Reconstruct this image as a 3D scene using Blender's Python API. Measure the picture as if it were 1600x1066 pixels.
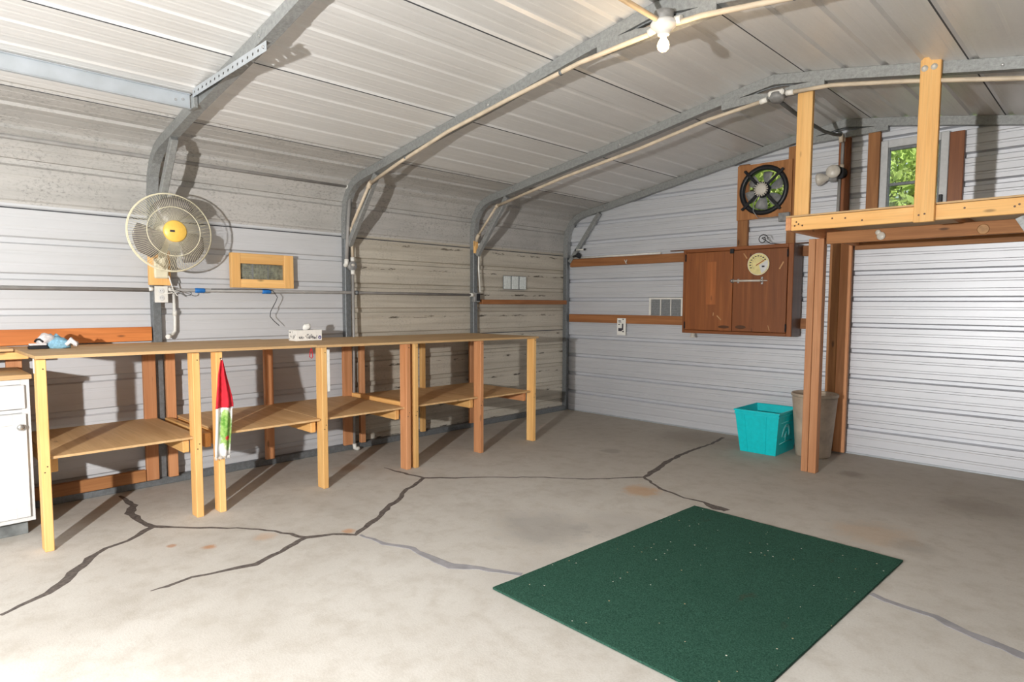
import bpy, bmesh, math, random
from mathutils import Vector, Matrix
random.seed(7)
for o in list(bpy.data.objects): bpy.data.objects.remove(o)
scene = bpy.context.scene
C = scene.collection
# ------------------------------------------------------------------ camera
cam_d = bpy.data.cameras.new('camera'); cam = bpy.data.objects.new('camera', cam_d); C.objects.link(cam)
cam_d.sensor_width = 36; cam_d.sensor_fit = 'HORIZONTAL'; cam_d.lens = 977.38 / 1600 * 36
cam_d.shift_y = 8.92 / 1600; cam_d.clip_start = .02; cam_d.clip_end = 200
def cam_axes(yaw, pitch, roll):
    fw = Vector((-math.sin(yaw)*math.cos(pitch), math.cos(yaw)*math.cos(pitch), -math.sin(pitch)))
    rt = Vector((math.cos(yaw), math.sin(yaw), 0)); up = rt.cross(fw)
    return math.cos(roll)*rt + math.sin(roll)*up, -math.sin(roll)*rt + math.cos(roll)*up, fw
_r, _u, _w = cam_axes(.774905, .0694083, .0040454)
cam.matrix_world = Matrix(((_r.x, _u.x, -_w.x, 5.0218), (_r.y, _u.y, -_w.y, -6.0906), (_r.z, _u.z, -_w.z, 1.3348), (0, 0, 0, 1)))
scene.camera = cam
# ------------------------------------------------------------------ light
W = bpy.data.worlds.new('overcast_sky'); scene.world = W; W.use_nodes = True
bg = W.node_tree.nodes['Background']; bg.inputs[0].default_value = (.80, .90, 1.0, 1); bg.inputs[1].default_value = 0.9
def area(name, loc, target, sx, sy, power, color, portal=False):
    l = bpy.data.lights.new(name, 'AREA'); l.shape = 'RECTANGLE'; l.size = sx; l.size_y = sy; l.energy = power; l.color = color
    o = bpy.data.objects.new(name, l); C.objects.link(o); o.location = loc
    o.rotation_euler = (Vector(target) - Vector(loc)).to_track_quat('-Z', 'Y').to_euler()
    if portal: l.cycles.is_portal = True
    return o
fl = bpy.data.lights.new('flash_lamp', 'SPOT'); fl.energy = 820; fl.spot_size = math.radians(140); fl.spot_blend = .45; fl.shadow_soft_size = .035; fl.color = (1, .98, .945)
flo = bpy.data.objects.new('flash_lamp', fl); C.objects.link(flo); flo.location = (3.9, -7.45, 1.42)
flo.rotation_euler = Vector((-2.4, 5.2, .12)).to_track_quat('-Z', 'Y').to_euler()
sn = bpy.data.lights.new('sun', 'SUN'); sn.energy = 6; sn.angle = .02; sn.color = (1, .95, .85); sno = bpy.data.objects.new('sun', sn); C.objects.link(sno)
sno.rotation_euler = Vector((-1, -.05, -.9)).to_track_quat('-Z', 'Y').to_euler()
area('door_daylight_portal', (3.2, -9.36, 1.13), (3.2, 0, 1.13), 4.6, 2.25, 1, (1, 1, 1), True)
scene.view_settings.view_transform = 'Standard'; scene.view_settings.look = 'None'
scene.view_settings.exposure = 0.1; scene.view_settings.gamma = 1; scene.view_settings.use_curve_mapping = False

# ------------------------------------------------------------------ materials
def lin(c): return tuple((x/255/12.92 if x/255 <= .04045 else ((x/255+.055)/1.055)**2.4) for x in c) + (1,)
class N:
    def __init__(s, name, rough=.6, metal=0, color=(200, 200, 200), spec=.5):
        s.m = bpy.data.materials.new(name); s.m.use_nodes = True; s.t = s.m.node_tree; s.b = s.t.nodes['Principled BSDF']
        s.set('Roughness', rough); s.set('Metallic', metal); s.set('Base Color', lin(color)); s.set('Specular IOR Level', spec)
    def set(s, k, v): s.b.inputs[k].default_value = v
    def n(s, typ, **kw):
        nd = s.t.nodes.new(typ)
        for k, v in kw.items():
            if k.startswith('i_'): nd.inputs[k[2:].replace('_', ' ')].default_value = v
            else: setattr(nd, k, v)
        return nd
    def l(s, a, b): s.t.links.new(a, b)
    def obj(s): return s.n('ShaderNodeTexCoord').outputs['Object']
    def map(s, vec, scale=(1, 1, 1), loc=(0, 0, 0)):
        m = s.n('ShaderNodeMapping'); s.l(vec, m.inputs[0]); m.inputs['Scale'].default_value = scale; m.inputs['Location'].default_value = loc; return m.outputs[0]
    def noise(s, vec, scale=5, detail=4, rough=.55, dist=0):
        m = s.n('ShaderNodeTexNoise'); s.l(vec, m.inputs['Vector']); m.inputs['Scale'].default_value = scale; m.inputs['Detail'].default_value = detail
        m.inputs['Roughness'].default_value = rough; m.inputs['Distortion'].default_value = dist; return m.outputs['Fac']
    def ramp(s, fac, stops):
        r = s.n('ShaderNodeValToRGB'); s.l(fac, r.inputs[0]); e = r.color_ramp.elements
        while len(e) < len(stops): e.new(.5)
        for el, (p, c) in zip(e, stops): el.position = p; el.color = c if len(c) == 4 else lin(c)
        return r.outputs[0]
    def mask(s, fac, a, b): return s.ramp(fac, [(a, (0, 0, 0, 1)), (b, (1, 1, 1, 1))] if a < b else [(b, (1, 1, 1, 1)), (a, (0, 0, 0, 1))])
    def math(s, op, a, b=0, clamp=False):
        m = s.n('ShaderNodeMath', operation=op, use_clamp=clamp)
        for i, v in enumerate((a, b)):
            if isinstance(v, (int, float)): m.inputs[i].default_value = v
            else: s.l(v, m.inputs[i])
        return m.outputs[0]
    def mix(s, fac, a, b, mode='MIX'):
        m = s.n('ShaderNodeMix', data_type='RGBA', blend_type=mode)
        for k, v in ((0, fac), (6, a), (7, b)):
            if isinstance(v, (int, float)): m.inputs[k].default_value = v
            elif isinstance(v, tuple): m.inputs[k].default_value = v if len(v) == 4 else lin(v)
            else: s.l(v, m.inputs[k])
        return m.outputs[2]
    def color(s, c): s.l(c, s.b.inputs['Base Color']); return s
    def bump(s, h, strength=.2, dist=.01):
        b = s.n('ShaderNodeBump'); b.inputs['Strength'].default_value = strength; b.inputs['Distance'].default_value = dist; s.l(h, b.inputs['Height']); s.l(b.outputs[0], s.b.inputs['Normal']); return s
def plain(name, color, rough=.6, metal=0, var=.12, scale=30):
    k = N(name, rough, metal, color); f = k.noise(k.obj(), scale, 4)
    d = tuple(int(x*(1-var)) for x in color); u = tuple(min(255, int(x*(1+var*.5))) for x in color)
    return k.color(k.ramp(f, [(.3, d), (.7, u)])).m
def wood_axis(name, light, dark, axis, knots=.5, rough=.62):
    k = N(name, rough); rnd = k.n('ShaderNodeObjectInfo').outputs['Random']
    co = k.obj(); v = k.n('ShaderNodeVectorMath', operation='ADD'); k.l(co, v.inputs[0])
    cb = k.n('ShaderNodeCombineXYZ'); r2 = k.math('MULTIPLY', rnd, 37.); [k.l(r2, cb.inputs[i]) for i in range(3)]; k.l(cb.outputs[0], v.inputs[1]); co = v.outputs[0]
    def sc(al, ac): return tuple(al if i == axis else ac for i in range(3))
    g1 = k.noise(k.map(co, sc(.9, 13)), 1, 4, .6, 1.0); g2 = k.noise(k.map(co, sc(3, 130)), 1, 3, .6, .3)
    col = k.ramp(g1, [(.25, dark), (.5, tuple((a+b)//2 for a, b in zip(light, dark))), (.68, light)])
    col = k.mix(k.math('MULTIPLY', k.mask(g2, .5, .75), .3), col, tuple(int(x*.72) for x in dark))
    if knots:
        vo = k.n('ShaderNodeTexVoronoi'); vo.inputs['Scale'].default_value = 1; k.l(k.map(co, sc(2.6, 8)), vo.inputs['Vector'])
        kn = k.mask(vo.outputs['Distance'], .10, .05); col = k.mix(k.math('MULTIPLY', kn, knots), col, tuple(int(x*.38) for x in dark))
    tint = k.math('ADD', k.math('MULTIPLY', rnd, .28), .84); tc = k.n('ShaderNodeCombineColor'); [k.l(tint, tc.inputs[i]) for i in range(3)]
    col = k.mix(1, col, tc.outputs[0], 'MULTIPLY')
    return k.color(col).bump(g2, .12, .003).m
def wood(name, light, dark, knots=.5, rough=.62): return [wood_axis(name + '_' + a, light, dark, i, knots, rough) for i, a in enumerate('xyz')]
PINE = wood('pine', (240, 194, 128), (226, 170, 100), .6)
FIR = wood('fir', (212, 154, 110), (186, 124, 80), .5)
OLD = wood('old_fir', (184, 128, 78), (146, 94, 52), .7)
STAIN = wood('stained_board', (200, 122, 62), (160, 88, 38), .8)
PLY = wood('plywood', (218, 182, 134), (196, 156, 108), .35)
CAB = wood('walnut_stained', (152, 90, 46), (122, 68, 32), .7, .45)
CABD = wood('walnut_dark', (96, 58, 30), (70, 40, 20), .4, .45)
CABL = wood_axis('walnut_pale', (166, 98, 50), (142, 80, 38), 2, .4, .5)
LEDG = wood('ledger', (168, 112, 68), (132, 82, 44), .8)
def galv(name, color, rough=.42, metal=.75):
    k = N(name, rough, metal, color); f = k.noise(k.obj(), 45, 5, .7); g = k.noise(k.obj(), 160, 2)
    col = k.ramp(f, [(.3, tuple(int(x*.86) for x in color)), (.7, tuple(min(255, int(x*1.07)) for x in color))])
    return k.color(k.mix(k.math('MULTIPLY', k.mask(g, .55, .75), .25), col, tuple(int(x*.6) for x in color))).m
M = {}
M['galv'] = galv('galvanized_steel', (156, 158, 158), .5, .4)
M['galvd'] = galv('weathered_steel', (124, 128, 131), .5, .4)
M['track'] = plain('track_steel', (190, 196, 202), .4, .45, .05, 8)
def sheet(name, color, rough, metal, streak, axis_long='y', speck=0, dash=0, var=.06):
    k = N(name, rough, metal, color); co = k.obj()
    lng = {'y': (6, .5, 6), 'x': (.5, 6, 6)}[axis_long]
    f = k.noise(k.map(co, lng), 2.2, 5, .6); big = k.noise(co, 1.6, 4, .6)
    col = k.ramp(f, [(.3, tuple(int(x*(1-var)) for x in color)), (.7, tuple(min(255, int(x*(1+var*.6))) for x in color))])
    if streak: col = k.mix(k.math('MULTIPLY', k.mask(big, .5, .75), streak), col, tuple(int(x*.72) for x in color))
    if speck:
        s = k.noise(k.map(co, (1, .6, 1)), 70, 3, .7); s2 = k.noise(co, 5, 4)
        col = k.mix(k.math('MULTIPLY', k.math('MULTIPLY', k.mask(s, .5, .68), k.mask(s2, .35, .65)), speck), col, tuple(int(x*.5) for x in color))
    if dash:
        sp = k.n('ShaderNodeSeparateXYZ'); k.l(co, sp.inputs[0])
        zz = k.math('FRACT', k.math('MULTIPLY', k.math('ADD', sp.outputs['Z'], .06), 1/.2286))
        near = k.math('LESS_THAN', k.math('ABSOLUTE', k.math('SUBTRACT', zz, .5)), .045)
        nz = k.noise(k.map(co, (1, 2.2, 9)), 2.4, 6, .7); d = k.math('MULTIPLY', near, k.mask(nz, .53, .6))
        col = k.mix(k.math('MULTIPLY', d, dash), col, (52, 44, 36))
        zn = k.noise(k.map(co, (1, .4, 14)), 1.3, 3, .6); col = k.mix(k.math('MULTIPLY', k.mask(zn, .48, .62), .3), col, (146, 136, 120))
    return k.color(col).m
M['white_sheet'] = sheet('white_sheet', (196, 197, 201), .5, .0, .06, var=.02)
M['tan_sheet'] = sheet('dirty_tan_sheet', (194, 187, 174), .7, 0, .2, speck=.35, dash=.9)
M['grey_sheet'] = sheet('speckled_grey_sheet', (184, 181, 178), .55, .05, .2, speck=.6)
M['roof_sheet'] = sheet('galvalume_roof_sheet', (222, 221, 220), .42, .15, .10, speck=.06, var=.03)
M['back_sheet'] = sheet('galvalume_wall_sheet', (212, 214, 220), .46, .38, .06, 'x', var=.025)
M['alu'] = plain('painted_aluminium', (206, 208, 210), .45, .1, .04)
M['seam'] = plain('lap_shadow_line', (70, 72, 78), .7)  # dark strip colour, paints the shadow line where sheets overlap
def concrete():
    k = N('concrete', .78, 0); co = k.obj(); a = k.noise(co, .9, 6, .6, .6); b = k.noise(co, 7, 6, .7); c = k.noise(co, 120, 3)
    col = k.ramp(a, [(.3, (180, 175, 168)), (.5, (194, 190, 184)), (.7, (203, 200, 195))])
    col = k.mix(k.math('MULTIPLY', k.mask(b, .46, .75), .5), col, (154, 144, 131))
    col = k.mix(k.math('MULTIPLY', k.mask(c, .45, .7), .14), col, (130, 122, 112))
    sp = k.n('ShaderNodeSeparateXYZ'); k.l(co, sp.inputs[0])
    # browner slab towards the back wall
    back_tone = k.math('ADD', sp.outputs['Y'], k.math('MULTIPLY', a, 2.2)); col = k.mix(k.math('MULTIPLY', k.mask(k.math('MULTIPLY', k.math('ADD', back_tone, 2.0), .4), 0, 1), .45), col, (146, 132, 112))
    for (x, y, r, s, cc) in [(2.62, -2.30, .16, .55, (186, 138, 84)), (1.51, -4.87, .05, .7, (178, 118, 62)), (1.58, -4.60, .08, .35, (190, 140, 90)), (1.84, -4.2, .05, .6, (190, 130, 70)), (4.03, -2.05, .25, .3, (180, 140, 90)),
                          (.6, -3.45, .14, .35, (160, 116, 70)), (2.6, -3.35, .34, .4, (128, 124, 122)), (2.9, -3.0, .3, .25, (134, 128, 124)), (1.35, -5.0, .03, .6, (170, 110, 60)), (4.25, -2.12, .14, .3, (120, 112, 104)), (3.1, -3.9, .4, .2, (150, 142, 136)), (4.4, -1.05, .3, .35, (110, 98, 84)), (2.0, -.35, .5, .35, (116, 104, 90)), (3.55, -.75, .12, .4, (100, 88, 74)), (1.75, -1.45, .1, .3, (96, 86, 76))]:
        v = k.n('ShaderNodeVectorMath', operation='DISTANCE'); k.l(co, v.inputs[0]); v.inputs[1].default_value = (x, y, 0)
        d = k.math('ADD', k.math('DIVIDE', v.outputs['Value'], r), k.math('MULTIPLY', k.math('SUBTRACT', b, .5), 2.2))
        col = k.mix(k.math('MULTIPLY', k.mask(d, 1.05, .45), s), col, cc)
    return k.color(col).bump(c, .15, .004).m
M['concrete'] = concrete()
M['crack'] = plain('dark_crack_filler', (98, 90, 86), .85, 0, .3, 40)
M['patch'] = plain('blue_grey_patch', (150, 149, 153), .8, 0, .12, 12)
M['grass'] = plain('grass', (96, 120, 60), .9, 0, .4, 3)
def rugm():
    k = N('green_turf', .95, 0, spec=.1); co = k.obj(); f = k.noise(co, 170, 4, .8); b = k.noise(co, 3, 4)
    col = k.ramp(f, [(.32, (22, 48, 40)), (.68, (66, 108, 92))]); col = k.mix(k.math('MULTIPLY', k.mask(b, .5, .75), .3), col, (40, 76, 62))
    vo = k.n('ShaderNodeTexVoronoi'); vo.inputs['Scale'].default_value = 19; k.l(co, vo.inputs['Vector'])
    hue = k.n('ShaderNodeSeparateColor'); k.l(vo.outputs['Color'], hue.inputs[0])
    m = k.math('MULTIPLY', k.math('LESS_THAN', vo.outputs['Distance'], .07), k.math('GREATER_THAN', hue.outputs[0], .4))
    col = k.mix(m, col, k.ramp(hue.outputs[1], [(.2, (226, 226, 214)), (.8, (190, 170, 130))]))
    rr = k.noise(k.map(co, (3, 1.2, 1)), 2, 5); col = k.mix(k.math('MULTIPLY', k.mask(rr, .66, .74), .5), col, (70, 58, 48))
    return k.color(col).bump(f, .6, .006).m
M['rug'] = rugm()
M['white'] = plain('white_paint', (212, 212, 212), .42, 0, .04)
M['plastic_white'] = plain('white_plastic', (228, 226, 220), .4, 0, .04)
M['pvc'] = plain('beige_conduit', (206, 190, 168), .5, 0, .08, 12)
M['pvcg'] = plain('grey_conduit', (150, 148, 146), .5, 0, .08, 12)
M['dark_flex'] = plain('dark_flexible_conduit', (84, 84, 82), .5)
M['box_grey'] = plain('grey_box', (142, 142, 142), .5)
M['black'] = plain('black_metal', (34, 36, 40), .42, .2, .2)
M['cream'] = plain('cream_plastic', (228, 220, 194), .42, 0, .05)
M['yellow'] = plain('yellow_plastic', (240, 196, 92), .4, 0, .04)
M['blade'] = plain('grey_blade', (118, 112, 110), .35, 0, .05)
M['blue'] = plain('blue_tape', (30, 112, 190), .5, 0, .1)
M['teal'] = plain('teal_plastic', (0, 204, 212), .38, 0, .04)
M['teal_mark'] = plain('pale_teal_print', (120, 196, 200), .5)
M['taupe'] = plain('taupe_plastic', (184, 168, 150), .6, 0, .12, 8)
M['chrome'] = plain('bright_steel', (205, 205, 205), .25, .85, .05)
M['grime'] = plain('grimy_kick', (120, 124, 124), .6, .2, .4, 9)
M['red'] = plain('red_cloth', (206, 34, 52), .85, 0, .12)
M['paper'] = plain('white_paper', (238, 236, 230), .8, 0, .03)
M['ink'] = plain('dark_ink', (60, 56, 66), .7)
M['navy'] = plain('navy_print', (52, 50, 128), .6)
M['dialm'] = plain('yellowed_dial', (226, 212, 150), .5, 0, .06)
M['rust'] = plain('red_needle', (170, 70, 40), .5)
M['leaf'] = plain('green_leaf', (186, 204, 104), .6, 0, .35, 1.5)
M['bark'] = plain('bark', (96, 80, 62), .9, 0, .3)
M['flood'] = plain('frosted_lamp', (214, 208, 198), .35, 0, .05)
M['batt'] = plain('mesh_over_insulation', (150, 152, 128), .8, 0, .35, 40)
M['glove_b'] = plain('light_blue_knit', (136, 182, 206), .9, 0, .2, 60)
M['glove_w'] = plain('white_knit', (220, 214, 214), .9, 0, .1, 60)
M['vent'] = plain('translucent_vent', (226, 232, 230), .5, 0, .1, 60)
M['vent_grey'] = plain('grey_vent_screen', (142, 144, 146), .5, 0, .15, 60)
M['tape_y'] = plain('yellow_grade_mark', (188, 144, 98), .6)
def towelm():
    k = N('printed_towel', .9, 0, spec=.2); co = k.obj(); sp = k.n('ShaderNodeSeparateXYZ'); k.l(co, sp.inputs[0])
    n = k.noise(co, 26, 4); v = k.n('ShaderNodeVectorMath', operation='DISTANCE'); k.l(k.map(co, (0, 1, .34)), v.inputs[0]); v.inputs[1].default_value = (0, .012, .185*.34)
    d = k.math('ADD', v.outputs['Value'], k.math('MULTIPLY', k.math('SUBTRACT', n, .5), .05)); g = k.mask(d, .047, .036)
    gc = k.ramp(k.noise(co, 30, 3), [(.35, (96, 146, 60)), (.6, (160, 190, 110))])
    col = k.mix(g, (236, 234, 232), gc)
    v2 = k.n('ShaderNodeVectorMath', operation='DISTANCE'); k.l(k.map(co, (0, 1, 1)), v2.inputs[0]); v2.inputs[1].default_value = (0, .015, .13)
    return k.color(k.mix(k.mask(v2.outputs['Value'], .016, .012), col, (214, 70, 70))).m
M['towel'] = towelm()
def emit(name, color, s):
    k = N(name, .4, 0, color); k.set('Emission Color', lin(color)); k.set('Emission Strength', s); return k.m
M['bulb'] = emit('lit_bulb', (255, 222, 170), 9)
def glass():
    m = bpy.data.materials.new('window_glass'); m.use_nodes = True; t = m.node_tree; t.nodes.remove(t.nodes['Principled BSDF'])
    a = t.nodes.new('ShaderNodeBsdfTransparent'); a.inputs[0].default_value = (.86, .92, .86, 1); b = t.nodes.new('ShaderNodeBsdfGlossy'); b.inputs['Roughness'].default_value = .08
    x = t.nodes.new('ShaderNodeMixShader'); x.inputs[0].default_value = .09; t.links.new(a.outputs[0], x.inputs[1]); t.links.new(b.outputs[0], x.inputs[2]); t.links.new(x.outputs[0], t.nodes['Material Output'].inputs[0]); return m
M['glass'] = glass()

# ------------------------------------------------------------------ mesh helpers
class MB:
    def __init__(s): s.v = []; s.f = []; s.sm = []
    def add(s, vs, fs, smooth=False):
        b = len(s.v); s.v += [tuple(v) for v in vs]; s.f += [tuple(b+i for i in f) for f in fs]
        s.sm += (smooth if isinstance(smooth, list) else [smooth]*len(fs)); return s
    def box(s, lo, hi, bev=.002, mat=None):
        lo = Vector(lo); hi = Vector(hi); lo, hi = Vector(map(min, lo, hi)), Vector(map(max, lo, hi)); d = hi-lo; c = (lo+hi)/2
        bev = min(bev, min(d)*.3)
        h = d/2; vs = []; idx = {}
        if bev <= 0:
            vs = [Vector((sx*h.x, sy*h.y, sz*h.z)) for sx in (-1, 1) for sy in (-1, 1) for sz in (-1, 1)]
            fs = [(0, 1, 3, 2), (4, 6, 7, 5), (0, 4, 5, 1), (2, 3, 7, 6), (0, 2, 6, 4), (1, 5, 7, 3)]
        else:
            for sx in (-1, 1):
                for sy in (-1, 1):
                    for sz in (-1, 1):
                        for a in range(3):
                            p = [sx*(h.x-bev), sy*(h.y-bev), sz*(h.z-bev)]; p[a] = (sx*h.x, sy*h.y, sz*h.z)[a]; idx[(sx, sy, sz, a)] = len(vs); vs.append(Vector(p))
            fs = []
            def q(*k): fs.append([idx[i] for i in k])
            for sg in (-1, 1):
                for a in range(3):
                    o = [(sg if i == a else None) for i in range(3)]; b_, c_ = [i for i in range(3) if i != a]; ring = []
                    for (m, n) in ((-1, -1), (1, -1), (1, 1), (-1, 1)):
                        t = o[:]; t[b_] = m; t[c_] = n; ring.append((*t, a))
                    q(*ring)
            for a in range(3):
                b_, c_ = [i for i in range(3) if i != a]
                for m in (-1, 1):
                    for n in (-1, 1):
                        t0 = [0]*3; t0[a] = -1; t0[b_] = m; t0[c_] = n; t1 = t0[:]; t1[a] = 1
                        q((*t0, b_), (*t1, b_), (*t1, c_), (*t0, c_))
            for sx in (-1, 1):
                for sy in (-1, 1):
                    for sz in (-1, 1): q((sx, sy, sz, 0), (sx, sy, sz, 1), (sx, sy, sz, 2))
            out = []
            for f in fs:
                p = [vs[i] for i in f]; nrm = (p[1]-p[0]).cross(p[2]-p[0]); ctr = sum(p, Vector())/len(p)
                out.append(f if nrm.dot(ctr) > 0 else f[::-1])
            fs = out
        if mat is not None: vs = [mat @ v for v in vs]
        return s.add([v+c for v in vs], fs)
    def bar(s, p, q, w, h, up=(0, 0, 1), bev=.002):
        p = Vector(p); q = Vector(q); d = q-p; L = d.length; z = d.normalized(); x = Vector(up).cross(z).normalized(); y = z.cross(x)
        m = Matrix((x, y, z)).transposed(); t = MB().box((-w/2, -h/2, -L/2), (w/2, h/2, L/2), bev); c = (p+q)/2
        return s.add([m @ Vector(v)+c for v in t.v], t.f, t.sm)
    def tube(s, pts, r, n=10, cap=True, smooth=True):
        pts = [Vector(p) for p in pts]; rs = r if isinstance(r, (list, tuple)) else [r]*len(pts); vs = []; T0 = None
        for i, p in enumerate(pts):
            t = ((pts[min(i+1, len(pts)-1)]-pts[max(i-1, 0)])).normalized()
            if T0 is None: x = t.orthogonal().normalized()
            else: x = (x-t*x.dot(t)).normalized()
            T0 = t; y = t.cross(x)
            vs += [p+(x*math.cos(2*math.pi*k/n)+y*math.sin(2*math.pi*k/n))*rs[i] for k in range(n)]
        fs = [(i*n+k, i*n+(k+1) % n, (i+1)*n+(k+1) % n, (i+1)*n+k) for i in range(len(pts)-1) for k in range(n)]; sm = [smooth]*len(fs)
        if cap: fs += [tuple(range(n))[::-1], tuple((len(pts)-1)*n+k for k in range(n))]; sm += [False]*2
        return s.add(vs, fs, sm)
    def lathe(s, prof, c=(0, 0, 0), ax=(0, 0, 1), n=24, smooth=True, cap=True):
        c = Vector(c); z = Vector(ax).normalized(); x = z.orthogonal().normalized(); y = z.cross(x)
        vs = [c+z*h+(x*math.cos(2*math.pi*k/n)+y*math.sin(2*math.pi*k/n))*max(r, 1e-4) for (r, h) in prof for k in range(n)]
        fs = [(i*n+k, i*n+(k+1) % n, (i+1)*n+(k+1) % n, (i+1)*n+k) for i in range(len(prof)-1) for k in range(n)]; sm = [smooth]*len(fs)
        if cap: fs += [tuple(range(n))[::-1], tuple((len(prof)-1)*n+k for k in range(n))]; sm += [False]*2
        return s.add(vs, fs, sm)
    def prism(s, poly, ax, a, b):
        n = len(poly)
        def P(u, v, w): return {0: (w, u, v), 1: (u, w, v), 2: (u, v, w)}[ax]
        return s.add([P(u, v, a) for u, v in poly]+[P(u, v, b) for u, v in poly], [tuple(range(n))[::-1], tuple(range(n, 2*n))]+[(i, (i+1) % n, n+(i+1) % n, n+i) for i in range(n)])
    def ball(s, c, r, n=16, m=10):
        r = (r, r, r) if isinstance(r, (int, float)) else r; c = Vector(c)
        vs = [c+Vector((r[0]*math.sin(math.pi*i/m)*math.cos(2*math.pi*k/n), r[1]*math.sin(math.pi*i/m)*math.sin(2*math.pi*k/n), r[2]*math.cos(math.pi*i/m))) for i in range(m+1) for k in range(n)]
        return s.add(vs, [(i*n+k, (i+1)*n+k, (i+1)*n+(k+1) % n, i*n+(k+1) % n) for i in range(m) for k in range(n)], True)
BASE = {}
def mesh_obj(name, mb, mat, base):
    me = bpy.data.meshes.new(name); b = Vector(base); me.from_pydata([tuple(Vector(v)-b) for v in mb.v], [], mb.f)
    me.polygons.foreach_set('use_smooth', mb.sm); me.materials.append(mat)
    bm = bmesh.new(); bm.from_mesh(me)
    if not getattr(mb, 'open', False): bmesh.ops.recalc_face_normals(bm, faces=bm.faces)
    bm.to_mesh(me); bm.free(); me.update()
    o = bpy.data.objects.new(name, me); C.objects.link(o); return o
def props(o, label, cat, group=None, kind=None):
    if label: o['label'] = label
    if cat: o['category'] = cat
    if group: o['group'] = group
    if kind: o['kind'] = kind
    return o
def thing(name, label, cat, base, group=None, kind=None):
    o = bpy.data.objects.new(name, None); C.objects.link(o); o.empty_display_size = .05; o.location = base; BASE[o] = tuple(base); return props(o, label, cat, group, kind)
SPLIT = {'bolt', 'connector', 'hub_fitting', 'fitting', 'coupling', 'collar', 'strap', 'rib', 'end_cap', 'face_frame', 'door_moulding', 'guard_ring', 'scrape_mark', 'grip_stain', 'conduit', 'plaster_blob', 'junction_pipe', 'slot', 'latch_plate', 'receptacle_slot'}
TINY = {'nail', 'knot', 'louvre', 'print', 'scale_mark', 'fringe', 'wire_mesh', 'front_guard', 'rear_guard', 'scroll_print', 'arch_emblem', 'roundel_mark', 'motor_cap'}
def pieces(mb):
    p = list(range(len(mb.v)))
    def find(a):
        while p[a] != a: p[a] = p[p[a]]; a = p[a]
        return a
    for f in mb.f:
        for q in f[1:]: p[find(q)] = find(f[0])
    g = {}
    for f, sm in zip(mb.f, mb.sm): g.setdefault(find(f[0]), []).append((f, sm))
    out = []
    for fl_ in g.values():
        ids = sorted({i for f, _ in fl_ for i in f}); mp = {i: k for k, i in enumerate(ids)}; m = MB(); m.v = [mb.v[i] for i in ids]; m.f = [tuple(mp[i] for i in f) for f, _ in fl_]; m.sm = [q for _, q in fl_]; out.append(m)
    return out
def part(name, mb, mat, parent, label=None, kind=None):
    if name in SPLIT:
        ps_ = pieces(mb)
        if len(ps_) > 1: return [part_one(name, q, mat, parent, label, kind) for q in ps_][0]
    return part_one(name, mb, mat, parent, label, 'stuff' if name in TINY else kind)
def part_one(name, mb, mat, parent, label=None, kind=None):
    o = mesh_obj(name, mb, mat, BASE[parent]); o.parent = parent; BASE[o] = BASE[parent]; return props(o, label, None, None, kind)
def solo(name, mb, mat, label, cat, group=None, kind=None, base=None):
    if base is None:
        xs, ys, zs = zip(*mb.v); base = ((min(xs)+max(xs))/2, (min(ys)+max(ys))/2, min(zs))
    o = mesh_obj(name, mb, mat, base); o.location = base; BASE[o] = tuple(base); return props(o, label, cat, group, kind)
def fam(lo, hi, F):
    d = [abs(b-a) for a, b in zip(lo, hi)]; return F[d.index(max(d))]
def wpart(name, lo, hi, F, parent, label=None, bev=.003): return part(name, MB().box(lo, hi, bev), fam(lo, hi, F), parent, label)
def wsolo(name, lo, hi, F, label, cat, group=None, bev=.003): return solo(name, MB().box(lo, hi, bev), fam(lo, hi, F), label, cat, group)

# ================================================================== STRUCTURE
XR = 6.36; YF = -9.36; RIB = .2286
U = [(0, 2.0), (0, 2.1), (.03, 2.24), (.1, 2.345), (.2, 2.41), (.304, 2.443), (.55, 2.482), (1.025, 2.57), (1.968, 2.748), (2.678, 2.879), (3.18, 2.957)]
UF = U + [(XR-x, z) for x, z in U[-2::-1]]
def roof_z(x):
    for (a, za), (b, zb) in zip(UF, UF[1:]):
        if b > a and a <= x <= b: return za+(zb-za)*(x-a)/(b-a)
    return 2.0
def dz(x, y): return -.012*max(0, -y)*max(0, min(1, (x-.9)/1.2, (XR-x-.9)/1.2))
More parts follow.
